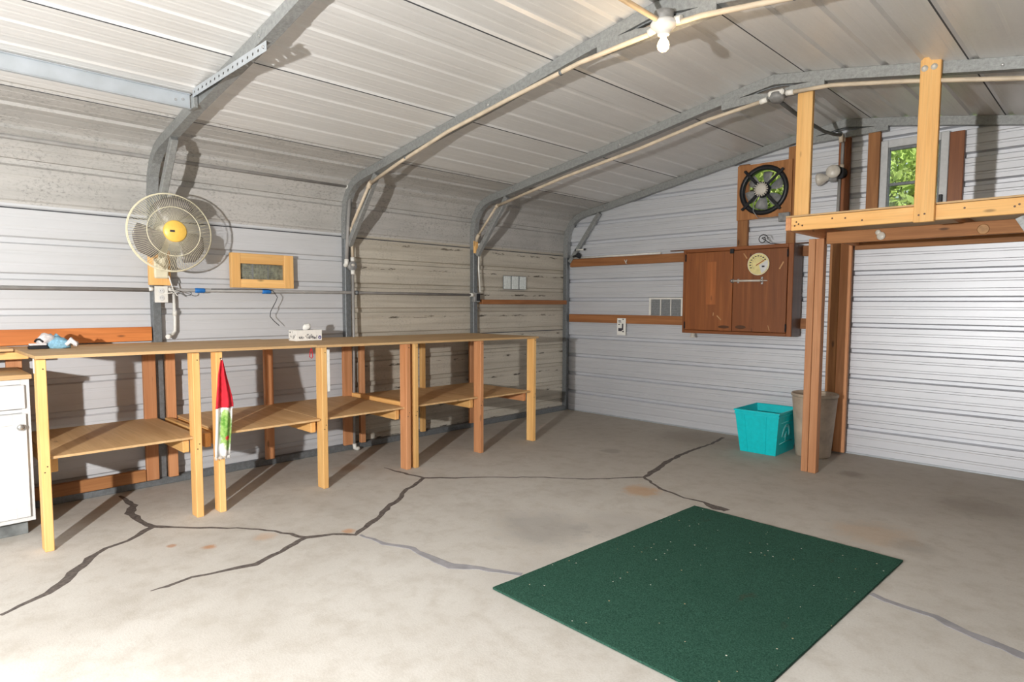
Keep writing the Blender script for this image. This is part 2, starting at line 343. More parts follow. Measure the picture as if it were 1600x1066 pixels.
# ---- floor with crack fillers
fl_o = solo('floor', MB().box((-.05, YF-.05, -.12), (XR+.05, .06, 0), 0), M['concrete'], None, None, None, 'structure', (0, 0, 0))
CR = [('c',[(1.666,-5.771,0.020),(1.618,-5.700,0.024),(1.558,-5.588,0.030),(1.475,-5.513,0.040),(1.226,-5.358,0.034),(1.137,-5.266,0.026),(1.098,-5.150,0.022),(0.996,-5.042,0.030),(0.955,-4.980,0.034)]),
('c',[(0.955,-4.980,0.030),(0.804,-5.007,0.035),(0.584,-5.014,0.040),(0.438,-4.947,0.040),(0.137,-4.959,0.014)]),
('c',[(0.955,-4.980,0.030),(1.138,-4.827,0.022),(1.325,-4.640,0.014),(1.535,-4.503,0.016),(1.755,-4.425,0.030)]),
('c',[(1.755,-4.425,0.030),(1.851,-4.614,0.026),(1.917,-4.781,0.030),(1.881,-4.926,0.022),(1.846,-5.064,0.018),(1.870,-5.185,0.020),(1.868,-5.252,0.006)]),
('c',[(1.755,-4.425,0.030),(1.818,-4.291,0.026),(1.918,-4.205,0.024),(1.794,-3.999,0.032),(1.668,-3.821,0.034),(1.551,-3.637,0.030),(1.432,-3.509,0.030),(1.304,-3.276,0.026),(1.255,-3.203,0.024)]),
('c',[(1.255,-3.203,0.022),(0.930,-3.245,0.020),(0.791,-3.248,0.005)]),
('c',[(1.255,-3.203,0.022),(1.386,-3.071,0.024),(1.579,-2.850,0.014),(1.857,-2.571,0.012),(2.167,-2.333,0.014),(2.319,-2.130,0.014),(2.434,-1.989,0.020)]),
('c',[(2.434,-1.989,0.022),(2.390,-1.771,0.045),(2.335,-1.544,0.040),(2.268,-1.175,0.034),(2.252,-0.845,0.024),(2.260,-0.538,0.020),(2.206,-0.186,0.030)]),
('c',[(2.434,-1.989,0.020),(2.684,-2.163,0.020),(2.908,-2.234,0.016),(3.055,-2.224,0.022),(3.172,-2.275,0.070),(3.243,-2.276,0.050)]),
('p',[(1.939,-4.185,0.020),(2.149,-4.165,0.025),(2.313,-4.091,0.030),(2.489,-4.097,0.040),(2.640,-4.093,0.060),(2.760,-4.005,0.035),(2.960,-3.911,0.030)]),
('p',[(4.247,-2.918,0.030),(4.384,-2.954,0.035),(4.507,-2.960,0.040),(4.622,-3.023,0.045),(4.754,-3.059,0.045),(5.2,-3.2,0.045)])]
rc = random.Random(3)
for ci, (kd, pts) in enumerate(CR):
    P = []
    for (a, b) in zip(pts, pts[1:]):
        A = Vector(a); B = Vector(b); n = max(2, int((B-A).xy.length/.05))
        for i in range(n):
            t = i/n; p = A.lerp(B, t); j = .009 if 0 < i else 0; P.append((p.x+rc.uniform(-j, j), p.y+rc.uniform(-j, j), p.z*rc.uniform(.8, 1.25)))
    P.append(pts[-1]); m = MB(); h = .0006+.0001*ci; n = len(P); vs = []
    for i, p in enumerate(P):
        t = Vector((P[min(i+1, n-1)][0]-P[max(i-1, 0)][0], P[min(i+1, n-1)][1]-P[max(i-1, 0)][1], 0)).normalized(); q = Vector((-t.y, t.x, 0))*p[2]*.62
        for sg in (-1, 1): vs += [(p[0]+sg*q.x, p[1]+sg*q.y, -.0002), (p[0]+sg*q.x*.86, p[1]+sg*q.y*.86, h)]
    fs = []
    for i in range(n-1):
        a = 4*i; b = a+4; fs += [(a, a+1, b+1, b), (a+1, a+3, b+3, b+1), (a+3, a+2, b+2, b+3)]
    fs += [(0, 2, 3, 1), (4*n-4, 4*n-3, 4*n-1, 4*n-2)]
    m.add(vs, fs); part('crack_filler' if kd == 'c' else 'patch_filler', m, M['crack' if kd == 'c' else 'patch'], fl_o)
# ---- corrugated sheets
def rib_stations(s0, s1, n=4, D=.04, mn=.006, wo=.025, wi=.013, De=None):
    """(s, depth outward) of one sheet: a trapezoid groove on every pitch, two small ones between"""
    De = D if De is None else De; p = (s1-s0)/n; out = [(s0, De), (s0+wi, De), (s0+wo, 0)]
    for k in range(n):
        a = s0+k*p
        for t in (1/3, 2/3):
            c = a+p*t; out += [(c-.012, 0), (c-.0075, mn), (c+.0075, mn), (c+.012, 0)]
        b = a+p; out += [(b-wo, 0), (b-wi, De if k == n-1 else D)]
        out += [(b, De)] if k == n-1 else [(b+wi, D), (b+wo, 0)]
    return out
def arc(poly):
    L = [0]
    for a, b in zip(poly, poly[1:]): L.append(L[-1]+math.dist(a, b))
    return L
PROF = [(0, 0)]+UF+[(XR, 0)]; PL = arc(PROF)
def prof_at(s):
    s = max(0, min(PL[-1], s)); i = 0
    while i < len(PL)-2 and PL[i+1] < s: i += 1
    t = (s-PL[i])/(PL[i+1]-PL[i]); a, b = PROF[i], PROF[i+1]; d = Vector((b[0]-a[0], b[1]-a[1])).normalized()
    def nrm(j):
        j = max(0, min(len(PROF)-2, j)); e = Vector((PROF[j+1][0]-PROF[j][0], PROF[j+1][1]-PROF[j][1])).normalized(); return Vector((-e.y, e.x))
    n0 = (nrm(i)+nrm(i-1)).normalized(); n1 = (nrm(i)+nrm(i+1)).normalized(); n = n0.lerp(n1, t).normalized()
    return a[0]+(b[0]-a[0])*t, a[1]+(b[1]-a[1])*t, n
RB = (.017, .0012, .025, .014); RBL = (.007, .001, .026, .012)
def long_sheet(s0, s1, y0, y1, n=4):
    st = rib_stations(s0, s1, n, *((RB if s0 > 4.5 else RBL) if s0 > 2 and s1 < PL[-1]-1.9 else (.02, .0016, .025, .015)), De=.012); ex = [s for s in PL if s0 < s < s1 and all(abs(s-q) > .02 for q, _ in st)]
    st2 = sorted(st+[(e, None) for e in ex]); m = MB(); m.open = True; row = []
    fin = []
    for i, (s, d) in enumerate(st2):
        if d is None:
            a = max((q for q in st if q[0] <= s), key=lambda q: q[0]); b = min((q for q in st if q[0] >= s), key=lambda q: q[0]); d = a[1]+(b[1]-a[1])*(s-a[0])/max(1e-6, b[0]-a[0])
        fin.append((s, d))
    vs = []
    for s, d in fin:
        x, z, nn = prof_at(s)
        for y in (y0, y1): vs.append((x+nn.x*d, y, z+nn.y*d+dz(x, y)))
    # outer skin gives the sheet a thickness
    k = len(vs); o = []
    for j, (s, d) in enumerate(fin):
        x, z, nn = prof_at(s)
        for y in (y0, y1): o.append((x+nn.x*(d+.0015), y, z+nn.y*(d+.0015)+dz(x, y)))
    fs = []
    for j in range(len(fin)-1): fs += [(2*j, 2*j+2, 2*j+3, 2*j+1), (k+2*j, k+2*j+1, k+2*j+3, k+2*j+2)]
    e = 2*(len(fin)-1); fs += [(0, 1, k+1, k), (e, k+e, k+e+1, e+1)]
    return m.add(vs+o, fs)
wl = thing('wall_left', None, None, (0, 0, 0), None, 'structure'); cl = thing('ceiling', None, None, (0, 0, 0), None, 'structure'); wr = thing('wall_right', None, None, (0, 0, 0), None, 'structure')
S_top = 1.95; YS = -3.115
for a, b, n in ((.0, .122, 1), (.122, 1.036, 4), (1.036, 1.95, 4)):
    part('sheet', long_sheet(a, b, YS, .05, n), M['tan_sheet'], wl); part('sheet', long_sheet(a, b, YF, YS, n), M['white_sheet'], wl)
part('sheet', long_sheet(1.95, 1.95+1.017, YF, .05), M['grey_sheet'], wl)
tot = PL[-1]; seams = [1.95, 2.967, 3.897, 4.827]
cuts = [2.967, 3.897, 4.827, 5.757, 6.687, tot-1.95]
for a, b in zip(cuts, cuts[1:]): part('sheet', long_sheet(a, b, YF, .05), M['roof_sheet'], cl)
for a, b, n in ((tot-1.95, tot-1.036, 4), (tot-1.036, tot-.122, 4), (tot-.122, tot, 1)): part('sheet', long_sheet(a, b, YF, .05, n), M['white_sheet'], wr)
for s in [1.036, 1.95]+cuts[:-1]:
    m = MB(); vs = []
    for ss, dd in ((s-.034, -.001), (s-.0255, -.0015), (s-.0255, .004), (s-.034, .004)):
        x, z, nn = prof_at(ss)
        for y in (YF, .05): vs.append((x+nn.x*dd, y, z+nn.y*dd+dz(x, y)))
    m.add(vs, [(0, 2, 3, 1), (2, 4, 5, 3), (4, 6, 7, 5), (6, 0, 1, 7), (0, 6, 4, 2), (1, 3, 5, 7)]); part('seam', m, M['seam'], wl if s < 2 else cl)
# ---- back wall, horizontal sheets, with openings for the exhaust fan and the window
wb = thing('wall_back', None, None, (0, 0, 0), None, 'structure')
HOLES = [(2.29, 2.69, 2.23, 2.63), (3.505, 3.905, 1.995, 2.665)]
def xl(z):
    if z <= 2.1: return -.01
    for (a, za), (b, zb) in zip(U, U[1:]):
        if za <= z <= zb: return a+(b-a)*(z-za)/(zb-za)-.01
    return 3.17
Z0 = .0116
bnd = [0.004, Z0+RIB]; 
while bnd[-1] < 2.95: bnd.append(min(2.955, bnd[-1]+4*RIB))
for z0, z1 in zip(bnd, bnd[1:]):
    if z0 < .1: st = [(z0, 0), (z0+.06, 0), (z0+.066, .004), (z0+.078, .004), (z0+.084, 0), (z1-.09, 0), (z1-.083, .004), (z1-.072, .004), (z1-.066, 0), (z1-.025, 0), (z1-.013, .04), (z1, .04)]
    else: st = rib_stations(z0, z1, max(1, round((z1-z0)/RIB)))
    zs = dict((round(z, 5), d) for z, d in st)
    for hx0, hx1, hz0, hz1 in HOLES:
        for h in (hz0, hz1):
            if z0 < h < z1 and round(h, 5) not in zs:
                a = max(q for q in zs if q < h); b = min(q for q in zs if q > h); zs[h] = zs[a]+(zs[b]-zs[a])*(h-a)/(b-a)
    st = sorted(zs.items()); m = MB(); m.open = True
    for (a, da), (b, db) in zip(st, st[1:]):
        segs = [(None, None)]; cut = [h for h in HOLES if h[2] <= (a+b)/2 <= h[3]]
        xs = [('L', 0)]
        for h in sorted(cut): xs += [('x', h[0]), ('x', h[1])]
        xs.append(('R', 0))
        for i in range(0, len(xs), 2):
            def X(e, z): return xl(z) if e[0] == 'L' else XR-xl(z) if e[0] == 'R' else e[1]
            e0, e1 = xs[i], xs[i+1]
            q = [(X(e0, a), da, a), (X(e1, a), da, a), (X(e1, b), db, b), (X(e0, b), db, b)]
            m.add(q+[(x, y+.0015, z) for x, y, z in q], [(0, 1, 2, 3), (4, 7, 6, 5), (0, 4, 5, 1), (2, 6, 7, 3)])
    part('sheet', m, M['back_sheet'], wb)
# ---- front wall with the open overhead door behind the photographer
wf = thing('wall_front', None, None, (0, YF, 0), None, 'structure')
for lo, hi in (((0, YF-.03, 0), (.9, YF, 2.1)), ((5.5, YF-.03, 0), (XR, YF, 2.1))): part('side_sheet', MB().box(lo, hi, 0), M['white_sheet'], wf)
part('gable_sheet', MB().prism([(.9, 2.26), (5.5, 2.26), (5.5, 2.5), (3.18, 2.86), (.9, 2.5)], 1, YF-.03, YF), M['white_sheet'], wf)
for a, b in ((0, .9), (5.5, XR)): part('gable_sheet', MB().prism([(a, 2.1), (b, 2.1), (b, 2.44 if a else 2.48), (a, 2.48 if a else 2.1)] if not a else [(a, 2.1), (b, 2.1), (b, 2.12), (a, 2.48)], 1, YF-.03, YF), M['white_sheet'], wf)
solo('ground', MB().box((-30, -40, -.2), (36, 40, -.125), 0), M['grass'], None, None, None, 'structure', (0, 0, 0))
# ---- base rail and flashing
solo('trim_1', MB().box((.001, YF+.02, .0), (.058, -.001, .055), .004), M['galvd'], None, None, None, 'structure')
solo('trim_2', MB().box((.06, -.012, 0), (XR-.06, .0, .016), .002), M['track'], None, None, None, 'structure')
# ================================================================== STEEL FRAMES
T = .07
def strip_poly(pts, t0, t1):
    out = []; inn = []
    for i, p in enumerate(pts):
        a = pts[max(i-1, 0)]; b = pts[min(i+1, len(pts)-1)]; d = Vector((b[0]-a[0], b[1]-a[1])).normalized()
        if abs(p[0]-3.18) < .001: d = Vector((1, 0))
        n = Vector((d.y, -d.x))
        out.append((p[0]+n.x*t0, p[1]+n.y*t0)); inn.append((p[0]+n.x*t1, p[1]+n.y*t1))
    return out, inn
def sweep(pts, y0, y1, t0, t1):
    o, i = strip_poly(pts, t0, t1); m = MB(); vs = []
    for (a, b), (c, d) in zip(o, i): vs += [(a, y0, b+dz(a, y0)), (a, y1, b+dz(a, y0)), (c, y1, d+dz(c, y0)), (c, y0, d+dz(c, y0))]
    fs = []
    for k in range(len(pts)-1):
        for e in range(4): fs.append((4*k+e, 4*k+(e+1) % 4, 4*k+4+(e+1) % 4, 4*k+4+e))
    n = 4*len(pts)-4; fs += [(0, 3, 2, 1), (n, n+1, n+2, n+3)]; return m.add(vs, fs)
FY = [-.061, -1.61, -3.14, -4.69, -6.24, -7.79, -9.34]
flab = ['arched grey steel frame standing against the back wall', 'arched steel frame above the front edge of the wooden loft', 'arched steel frame carrying the lit light bulb', 'arched steel frame behind the cream wall fan']+['arched steel frame next in front of the one behind the fan', 'arched steel frame second from the open front door', 'arched steel frame at the open front door']
for y0, lab in zip(FY, flab):
    y1 = y0+.058; r = thing('steel_arch', lab, 'arch', (XR/2, y0, 0), 'arched steel frames of the garage'); g = M['galv']
    zb = .055
    for sgn in (0, 1):
        fx = (lambda x: x) if not sgn else (lambda x: XR-x)
        part('post', MB().box((fx(.001), y0, zb if not sgn else 0), (fx(.059), y1, 1.9), .004), M['galvd'], r)
        pts = [(x, z) for x, z in U]; pts[0] = (0, 1.9); pts.insert(1, (0, 2.02))
        pts = [(fx(x), z) for x, z in pts]
        if sgn: pts = pts[::-1]
        part('rafter', sweep(pts, y0, y1, .002, T), g, r)
        br = part('corner_brace', MB().bar((fx(.085), (y0+y1)/2, 1.84), (fx(.53), (y0+y1)/2, 2.40+dz(.53, y0)), .05, .045, (0, 1, 0), .004), g, r)
        bt = MB()
        for bx_, bz in ((.05, 1.95), (.05, 2.05), (.62, 2.46+dz(.62, y0)), (1.9, 2.69+dz(1.9, y0))): bt.lathe([(.009, 0), (.009, .006), (.004, .009)], (fx(bx_), y0+.001, bz), (0, -1, 0), 6, False)
        part('bolt', bt, M['chrome'], r)
    d = dz(3.18, y0); pb = MB().prism([(2.80, 2.787+d), (2.86, 2.79+d), (3.52, 2.80+d), (3.52, 2.845+d), (3.3, 2.85+d), (3.24, 2.838+d), (3.18, 2.834+d), (3.12, 2.838+d), (3.06, 2.85+d), (2.86, 2.845+d), (2.80, 2.835+d)], 1, y0-.003, y1)
    part('peak_brace', pb, g, r); part('peak_arc', MB().tube([(3.18+.16*math.cos(a), y0+.01, 2.835+d+.035*math.sin(a)) for a in [math.pi*i/14 for i in range(15)]], .006, 6), M['galvd'], r)
# ================================================================== WORKBENCH
wbk = thing('workbench', 'long homemade pine workbench with lower plywood shelves along the left wall', 'workbench', (.5, -3.6, 0))
def tz(y): return 1.052+(y+5.5)*(-.031/3.85)
for ya, yb, zo in ((-5.515, -3.93, 0), (-3.93, -1.615, -.004)):
    m = MB(); vs = []
    for y in (ya+.001, yb): vs += [(.065, y, tz(y)+zo-.017), (1.0, y, tz(y)+zo-.017), (1.0, y, tz(y)+zo), (.065, y, tz(y)+zo)]
    part('worktop', m.add(vs, [(0, 1, 2, 3), (4, 7, 6, 5), (0, 4, 5, 1), (1, 5, 6, 2), (2, 6, 7, 3), (3, 7, 4, 0)]), PLY[1], wbk)
fronts = [(-5.486, PINE, .042), (-4.722, PINE, .042), (-4.585, PINE, .04), (-3.865, PINE, .04), (-3.138, FIR, .042), (-3.06, PINE, .038), (-2.342, FIR, .04), (-1.65, PINE, .038)]
for y, F, t in fronts: wpart('leg', (.893, y-t/2, 0), (.982, y+t/2, tz(y)-.022), F, wbk)
for y, w, F in [(-5.49, .08, FIR), (-4.735, .08, FIR), (-4.597, .062, FIR), (-3.87, .07, FIR), (-3.15, .085, FIR), (-3.0, .05, FIR), (-2.31, .05, PINE), (-1.66, .06, FIR)]:
    wpart('back_leg', (.064, y-w/2, .0 if y == 99 else .057), (.1, y+w/2, tz(y)-.022), F, wbk)
for ya, yb, z in [(-5.46, -4.70, .505), (-4.56, -3.89, .505), (-3.885, -3.155, .505), (-3.035, -2.365, .505), (-2.36, -1.675, .492)]:
    wpart('shelf', (.07, ya, z-.014), (.955 if ya != -4.56 else .955, yb, z), PLY, wbk, bev=.0015)
for y, z0, z1, F in [(-5.437, .405, .49, PINE), (-4.765, .40, .489, PINE), (-4.63, .41, .50, PINE), (-4.545, .40, .489, PINE), (-3.91, .40, .489, PINE), (-3.845, .40, .489, FIR), (-3.185, .40, .489, PINE), (-3.102, .445, .53, PINE), (-3.02, .40, .489, PINE), (-2.385, .40, .489, PINE), (-2.30, .39, .476, PINE), (-1.695, .388, .476, FIR)]:
    wpart('shelf_rail', (.105, y-.019, z0), (.89 if abs(y+4.63) > .01 else .88, y+.019, z1), F, wbk)
wpart('bottom_rail', (.062, -5.45, .057), (.10, -4.78, .14), OLD, wbk)
for ya, yb in ((-5.45, -4.76), (-4.56, -3.91), (-3.83, -3.2), (-2.97, -2.34), (-2.28, -1.7)): wpart('back_rail', (.066, ya, tz(ya)-.075), (.1, yb, tz(ya)-.026), FIR, wbk)
# return shelf behind the white cabinet
wpart('return_top', (.065, -7.2, 1.040), (.36, -5.52, 1.056), PLY, wbk); wpart('return_rail', (.32, -7.2, .992), (.358, -5.45, 1.034), PINE, wbk)
part('tape_strip', MB().box((.905, -5.511, .955), (.93, -5.5075, 1.032), .0005), M['plastic_white'], wbk)
nm = MB()
for y, F, t in fronts:
    for z in (.46, .43, .98): nm.lathe([(.004, 0), (.003, .002)], (.982, y+.006*(1 if z > .45 else -1), z), (1, 0, 0), 6)
part('nail', nm, M['black'], wbk)
# ---- boards on the left wall
wsolo('wall_board', (.03, -7.2, 1.057), (.062, -4.70, 1.157), STAIN, 'long orange-brown board fixed to the wall behind the gloves', 'board')
wsolo('wall_board', (.03, -1.50, 1.323), (.075, -.07, 1.373), LEDG, 'narrow wooden ledge under the three-pane vent on the left wall', 'board')
# ================================================================== WHITE CABINET
wc = thing('base_cabinet', 'white painted base cabinet with wooden top at the left edge', 'cabinet', (.35, -5.85, 0))
part('body', MB().box((.105, -6.25, .09), (.605, -5.50, .9), .002), M['white'], wc); part('toe_kick', MB().box((.105, -6.25, 0), (.565, -5.52, .0895), .002), M['grime'], wc, 'grimy grey toe kick')
wpart('top', (.105, -6.27, .901), (.66, -5.482, .927), PLY, wc)
fr = MB()
for lo, hi in (((.605, -6.25, .09), (.63, -6.21, .9)), ((.605, -5.53, .09), (.63, -5.492, .9)), ((.605, -6.21, .87), (.63, -5.53, .9)), ((.605, -6.21, .71), (.63, -5.53, .73)), ((.605, -6.21, .09), (.63, -5.53, .115))): fr.box(lo, hi, .001)
part('face_frame', fr, M['white'], wc)
dr = part('drawer_front', MB().box((.632, -6.22, .735), (.648, -5.515, .868), .004), M['white'], wc)
do = part('door', MB().box((.632, -6.22, .118), (.642, -5.515, .706), .003), M['white'], wc)
st = MB()
for lo, hi in (((.642, -6.22, .118), (.65, -6.16, .706)), ((.642, -5.575, .118), (.65, -5.515, .706)), ((.642, -6.16, .646), (.65, -5.575, .706)), ((.642, -6.16, .118), (.65, -5.575, .178))): st.box(lo, hi, .002)
part('door_moulding', st, M['white'], do)
part('knob', MB().lathe([(.007, 0), (.007, .012), (.017, .018), (.018, .024), (.012, .03), (.001, .031)], (.65, -5.545, .635), (1, 0, 0), 16), M['chrome'], do, 'round chrome knob')
# ================================================================== TOWEL
tw = thing('towel', 'red-topped white hand towel with green print hanging on a workbench leg', 'towel', (1.0, -4.575, .35))
def cloth(rows, n=14, th=.004, seed=0):
    """rows: (z, y centre, half width, fold amplitude)"""
    m = MB(); vs = []
    for side in (1, -1):
        for z, yc, hw, am in rows:
            for k in range(n+1):
                t = k/n*2-1; vs.append((.992+am+am*math.sin(t*5.5+seed)+.004+side*th/2, yc+hw*t, z))
    R = len(rows); K = n+1; fs = []; sm = []
    for s in (0, 1):
        o = s*R*K
        for r in range(R-1):
            for k in range(n): fs.append((o+r*K+k, o+r*K+k+1, o+(r+1)*K+k+1, o+(r+1)*K+k))
    o = R*K
    for r in range(R-1): fs += [(r*K, (r+1)*K, o+(r+1)*K, o+r*K), (r*K+n, o+r*K+n, o+(r+1)*K+n, (r+1)*K+n)]
    for k in range(n): fs += [(k, o+k, o+k+1, k+1), ((R-1)*K+k, (R-1)*K+k+1, o+(R-1)*K+k+1, o+(R-1)*K+k)]
    return m.add(vs, fs, True)
part('towel_top', cloth([(.975, -4.578, .008, .006), (.95, -4.579, .014, .008), (.88, -4.58, .028, .012), (.80, -4.575, .042, .014), (.74, -4.571, .052, .014), (.69, -4.570, .057, .014), (.672, -4.572, .058, .013)], 18), M['red'], tw, 'gathered red top')
part('towel_body', cloth([(.674, -4.573, .054, .0125), (.6, -4.576, .053, .012), (.5, -4.582, .051, .011), (.42, -4.588, .05, .010), (.366, -4.59, .048, .010)], 18), M['towel'], tw, 'white terry body with green print')
fg = MB(); rr = random.Random(5)
for k in range(26):
    y = -4.637+.094*k/25; fg.tube([(1.006+.006*math.sin(k*.9), y, .368), (1.006+.006*math.sin(k*.9), y+rr.uniform(-.003, .003), .352-rr.uniform(0, .006))], .0017, 4)
part('fringe', fg, M['paper'], tw)
part('hook', MB().tube([(.98, -4.578, .985), (1.0, -4.578, .985), (1.006, -4.578, .978), (1.004, -4.578, .97)], .003, 6), M['chrome'], tw)
# ================================================================== FAN
fn = thing('wall_fan', 'round cream wall fan with yellow centre badge and grey blades', 'fan', (.062, -4.64, 1.5))
FC = Vector((.31, -4.635, 1.808)); FA = Vector((1, -.03, .02)).normalized()
fx_ = FA.cross(Vector((0, 0, 1))).normalized(); fy_ = fx_.cross(FA)
def fp(r, a, h): return FC+FA*h+(fx_*math.cos(a)+fy_*math.sin(a))*r
RG = .265
def wires(n, prof, rad):
    m = MB()
    for k in range(n):
        a = 2*math.pi*k/n; m.tube([fp(r, a+tw_, h) for r, h, tw_ in prof], rad, 4, False)
    return m
front = wires(110, [(.06, .105, 0), (.11, .1, .03), (.17, .085, .07), (.22, .06, .1), (.25, .03, .12), (RG, 0, .13)], .0011)
part('front_guard', front, M['cream'], fn)
rg = MB()
for r, h, t in ((RG, 0, .0048), (RG-.004, .012, .003), (.165, .088, .0026), (.066, .106, .003)): rg.tube([fp(r, 2*math.pi*k/48, h) for k in range(49)], t, 6, False)
part('guard_ring', rg, M['cream'], fn)
rear = wires(64, [(.05, -.085, 0), (.14, -.085, -.05), (.21, -.06, -.09), (RG, 0, -.12)], .0011)
part('rear_guard', rear, M['cream'], fn)
part('badge', MB().lathe([(.073, 0), (.073, .012), (.066, .02), (.001, .022)], FC+FA*.098, FA, 32), M['yellow'], fn, 'round yellow centre badge')
lg = FC+FA*.1195; part('badge_print', MB().box(lg+Vector((-.001, -.035, -.008)), lg+Vector((.0015, -.005, .006)), 0), M['ink'], fn)
part('hub', MB().lathe([(.03, -.03), (.045, -.02), (.045, .05), (.03, .06)], FC, FA, 20), M['cream'], fn)
for k, a0 in enumerate((math.radians(86), math.radians(206), math.radians(326))):
    m = MB(); rows = 8; vs = []
    for s_ in (1, -1):
        for i in range(rows+1):
            t = i/rows; r = .035+.205*t; hw = .28+.36*math.sin(math.pi*min(1, t*.62+.12)); hw *= (1 if t < .85 else 1-.5*((t-.85)/.15)**2)
            for j in range(7):
                q = j/6*2-1; vs.append(fp(r, a0+q*hw+.25*t, .012+.03*q*(1-.3*t)+s_*.0015))
    K = 7; R_ = rows+1; fs = []
    for s_ in (0, 1):
        for i in range(rows):
            for j in range(6): o_ = s_*R_*K; fs.append((o_+i*K+j, o_+i*K+j+1, o_+(i+1)*K+j+1, o_+(i+1)*K+j))
    o_ = R_*K
    for i in range(rows): fs += [(i*K, (i+1)*K, o_+(i+1)*K, o_+i*K), (i*K+6, o_+i*K+6, o_+(i+1)*K+6, (i+1)*K+6)]
    for j in range(6): fs += [(j, o_+j, o_+j+1, j+1), (rows*K+j, rows*K+j+1, o_+rows*K+j+1, o_+rows*K+j)]
    part('blade', m.add(vs, fs, True), M['blade'], fn)
part('motor', MB().lathe([(.03, -.2), (.062, -.185), (.07, -.12), (.062, -.07), (.04, -.03)], FC, FA, 24), M['cream'], fn)
part('neck', MB().tube([FC+FA*-.14+Vector((0, 0, -.05)), (.15, -4.64, 1.68), (.13, -4.64, 1.6), (.115, -4.64, 1.56)], [.03, .028, .026, .026], 12), M['cream'], fn)
part('wall_bracket', MB().box((.104, -4.69, 1.50), (.135, -4.6, 1.64), .008), M['cream'], fn)
wsolo('mounting_block', (.061, -4.715, 1.452), (.103, -4.578, 1.70), PINE, 'pale pine block behind the wall fan on the steel post', 'wood block')
# cord
solo('fan_cord', MB().tube([(.13, -4.60, 1.52), (.125, -4.585, 1.47), (.12, -4.57, 1.42), (.125, -4.55, 1.385), (.12, -4.60, 1.415), (.125, -4.53, 1.41), (.12, -4.58, 1.43), (.13, -4.545, 1.375), (.12, -4.575, 1.40), (.125, -4.61, 1.395), (.122, -4.632, 1.394)], .0045, 6), M['plastic_white'], 'knotted white fan cord beside the outlet box', 'cord')
ob = thing('outlet_box', 'white duplex outlet box on the steel post below the fan', 'outlet', (.06, -4.645, 1.33))
part('box', MB().box((.0605, -4.685, 1.332), (.105, -4.605, 1.443), .003), M['box_grey'], ob); part('cover_plate', MB().box((.1055, -4.688, 1.33), (.110, -4.602, 1.446), .001), M['plastic_white'], ob)
for z in (1.362, 1.413):
    rc_ = part('receptacle', MB().lathe([(.019, 0), (.019, .003), (.017, .004)], (.110, -4.645, z), (1, 0, 0), 14), M['white'], ob); part('slot', MB().box((.1138, -4.653, z-.003), (.1146, -4.651, z+.006), 0).box((.1138, -4.639, z-.003), (.1146, -4.637, z+.006), 0), M['ink'], rc_)
part('connector', MB().lathe([(.016, 0), (.016, .03)], (.085, -4.72, 1.425), (0, 1, 0), 12).lathe([(.016, 0), (.016, .03)], (.085, -4.6, 1.425), (0, 1, 0), 12), M['plastic_white'], ob)
# ================================================================== CONDUITS
def pipe(m, pts, r=.0125, n=10): return m.tube(pts, r, n)
c = thing('wall_conduit', 'grey conduit running level along the left wall past the outlet box', 'conduit', (.085, -4.2, 1.42))
part('pipe', pipe(MB(), [(.085, -7.5, 1.417), (.085, -4.72, 1.419)], .0135), M['pvcg'], c); part('pipe', pipe(MB(), [(.085, -4.57, 1.42), (.085, -3.14, 1.423), (.085, -1.67, 1.421)], .0135), M['pvcg'], c)
part('clamp', MB().tube([(.085, -3.06, 1.423), (.085, -3.03, 1.423)], .019, 10), M['galvd'], c)
c2 = thing('upper_conduit', 'grey conduit running high along the left wall and turning down a post', 'conduit', (.1, -4.2, 1.67))
part('pipe', pipe(MB(), [(.10, -7.5, 2.325), (.10, -4.66, 2.342), (.10, -3.125, 2.350)], .015), M['pvcg'], c2)
part('elbow', MB().tube([(.10, -3.145, 2.350), (.10, -3.117, 2.349), (.10, -3.108, 2.34), (.10, -3.105, 2.31)], .021, 10), M['plastic_white'], c2)
part('pipe', pipe(MB(), [(.10, -3.105, 2.33), (.10, -3.13, 2.0), (.10, -3.15, 1.70)], .0155), M['pvcg'], c2); part('elbow', MB().tube([(.10, -3.149, 1.715), (.10, -3.152, 1.68), (.085, -3.15, 1.665), (.064, -3.142, 1.665)], .019, 10), M['plastic_white'], c2)
part('clip', MB().tube([(.1+.02*math.cos(a), -4.66, 2.342+.02*math.sin(a)) for a in [2*math.pi*i/12 for i in range(13)]], .004, 6), M['chrome'], c2)
c3 = thing('rafter_conduit', 'beige conduit following the frame that carries the lit bulb down to the floor', 'conduit', (.2, -3.16, .0))
Y2 = -3.158
part('pipe', pipe(MB(), [(3.15, Y2, 2.752), (2.687, Y2, 2.737-.012), (2.1, Y2, 2.645), (1.505, Y2, 2.556), (.9, Y2, 2.425), (.489, Y2, 2.319)], .0135), M['pvc'], c3)
part('pipe', pipe(MB(), [(3.29, Y2, 2.762), (3.45, Y2, 2.756), (4.2, Y2, 2.66), (5.2, Y2, 2.5), (6.1, Y2, 2.3)], .0135), M['pvc'], c3)
part('coupling', MB().tube([(.51, Y2, 2.327), (.489, Y2, 2.319), (.478, Y2, 2.30), (.472, Y2, 2.285)], .0185, 10), M['pvc'], c3)
part('pipe', pipe(MB(), [(.480, Y2, 2.305), (.2, Y2+.02, 2.03), (.12, -3.105, 1.985), (.10, -3.095, 1.94), (.10, -3.09, 1.72)], .0125), M['pvc'], c3); part('coupling', MB().tube([(.125, -3.107, 1.995), (.10, -3.095, 1.94)], .018, 10), M['pvc'], c3)
jb = part('junction_box', MB().lathe([(.045, 0), (.045, .03), (.04, .036), (.001, .037)], (.064, -3.085, 1.66), (1, 0, 0), 20), M['box_grey'], c3, 'round grey junction box'); part('box_badge', MB().ball((.10, -3.085, 1.668), (.005, .018, .012), 10, 6), M['flood'], jb)
